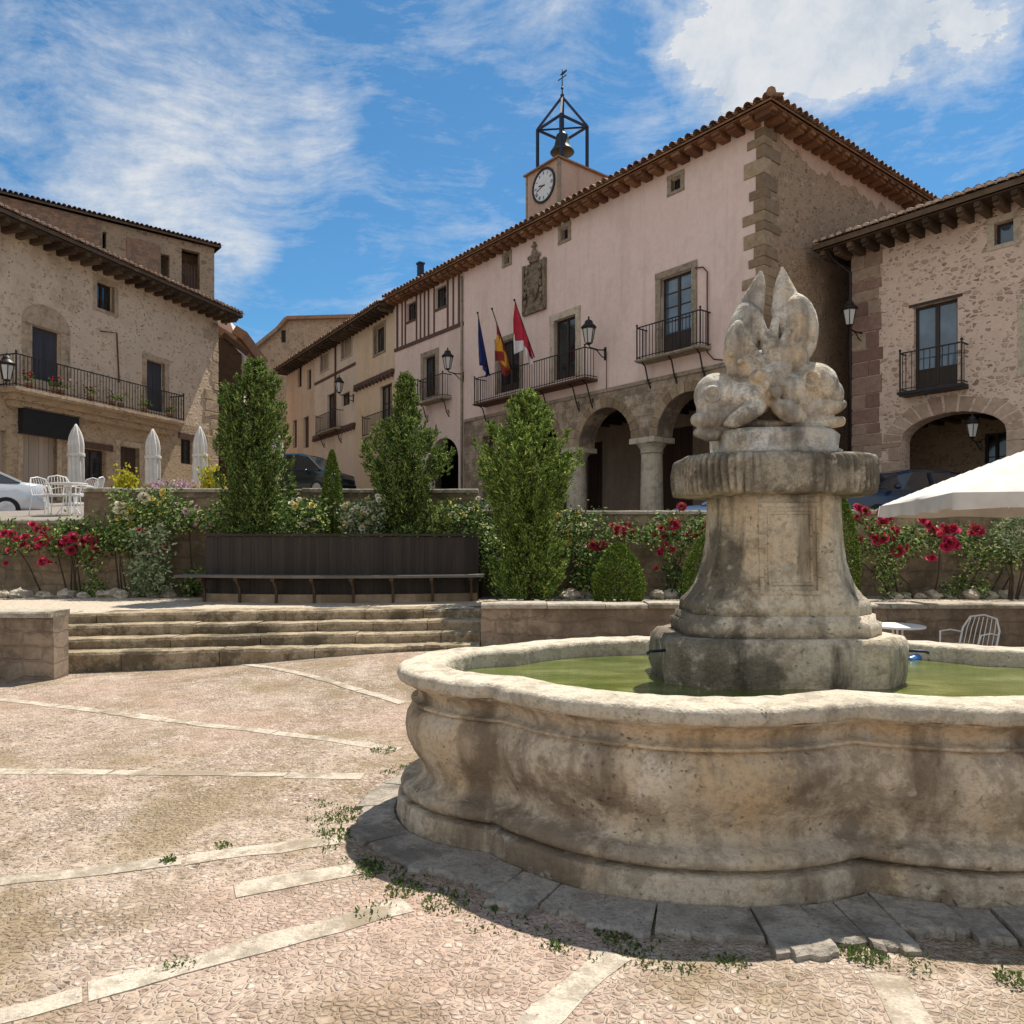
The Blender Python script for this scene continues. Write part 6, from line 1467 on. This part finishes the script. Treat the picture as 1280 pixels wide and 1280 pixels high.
def dmask(v, rad, amp):
    ds = t.n('ShaderNodeVectorMath', {0: dr, 1: tuple(Vector(v).normalized())}, operation='DISTANCE').outputs['Value']
    return t.n('ShaderNodeMapRange', {0: ds, 1: 0.0, 2: rad, 3: amp, 4: 0.0}, interpolation_type='SMOOTHSTEP').outputs[0]
cu = total([(990, 70, .13, .25), (890, 105, .09, .26), (1080, 30, .13, .23), (1190, 5, .13, .21), (1000, -80, .26, .22), (860, 30, .07, .15), (1270, 25, .09, .15)])
for v_, r_, a_ in (((-.3, -1, .5), 1.25, .75), ((-1, -.3, .6), .7, .5), ((.6, -1, .45), .9, .6), ((-1, .2, .35), .35, .25)): cu = t.math('ADD', cu, dmask(v_, r_, a_))   # unseen clouds added behind the camera as white fill light for shaded facades
ci = total([(150, 150, .22, .12), (60, 110, .16, .06), (270, 200, .17, .17), (200, 265, .13, .22), (60, 230, .13, .06), (380, 150, .13, .12), (310, 318, .05, .24), (420, 180, .08, .10), (290, 390, .08, .08), (680, 0, .13, .17), (560, 0, .10, .10), (660, 170, .06, .08), (800, 140, .08, .12), (1200, 130, .12, .06), (300, 60, .12, .10)])
wv = t.warp(dr, 6.0, .07)
n1 = t.n('ShaderNodeTexNoise', {'Vector': wv, 'Scale': 8.0, 'Detail': 12, 'Roughness': .6}).outputs['Fac']
mp = t.n('ShaderNodeMapping', {'Vector': t.warp(dr, 3.0, .16), 'Rotation': (0, R(-24), 0), 'Scale': (3.4, 6, 15)}).outputs[0]
n2 = t.n('ShaderNodeTexNoise', {'Vector': mp, 'Scale': 2.6, 'Detail': 12, 'Roughness': .7}).outputs['Fac']
n3 = t.n('ShaderNodeTexNoise', {'Vector': t.warp(dr, 9.0, .05), 'Scale': 14.0, 'Detail': 9, 'Roughness': .65}).outputs['Fac']
d1_ = t.ramp(t.math('ADD', t.math('ADD', t.math('ADD', t.math('MULTIPLY', n1, .60), t.math('MULTIPLY', n2, .45)), t.math('MULTIPLY', n3, .30)), cu), [(.80, 0), (.90, .34), (1.02, .76), (1.16, .98)])
d2_ = t.ramp(t.math('ADD', t.math('ADD', t.math('MULTIPLY', n2, .85), t.math('MULTIPLY', n3, .28)), ci), [(.58, 0), (.74, .30), (.90, .68), (1.08, .92)])
dens = t.math('MAXIMUM', d1_, d2_)
shade = t.ramp(n3, [(.30, tuple(CLOUD*x for x in (.62, .71, .82))), (.52, tuple(CLOUD*x for x in (.86, .90, .95))), (.74, tuple(CLOUD*x for x in (1.0, 1.0, 1.0)))])
skyc = t.mix(1.0, sky.outputs[0], SKYTINT, 'MULTIPLY')
t.t.links.new(t.mix(dens, skyc, shade), bg.inputs[0]); bg.inputs[1].default_value = SKY
vs = SC.view_settings; vs.view_transform = 'Standard'; vs.look = 'None'; vs.gamma = 1; vs.exposure = EXPO; vs.use_curve_mapping = False
SC.cycles.max_bounces = 6; SC.cycles.transparent_max_bounces = 4; SC.cycles.use_denoising = True
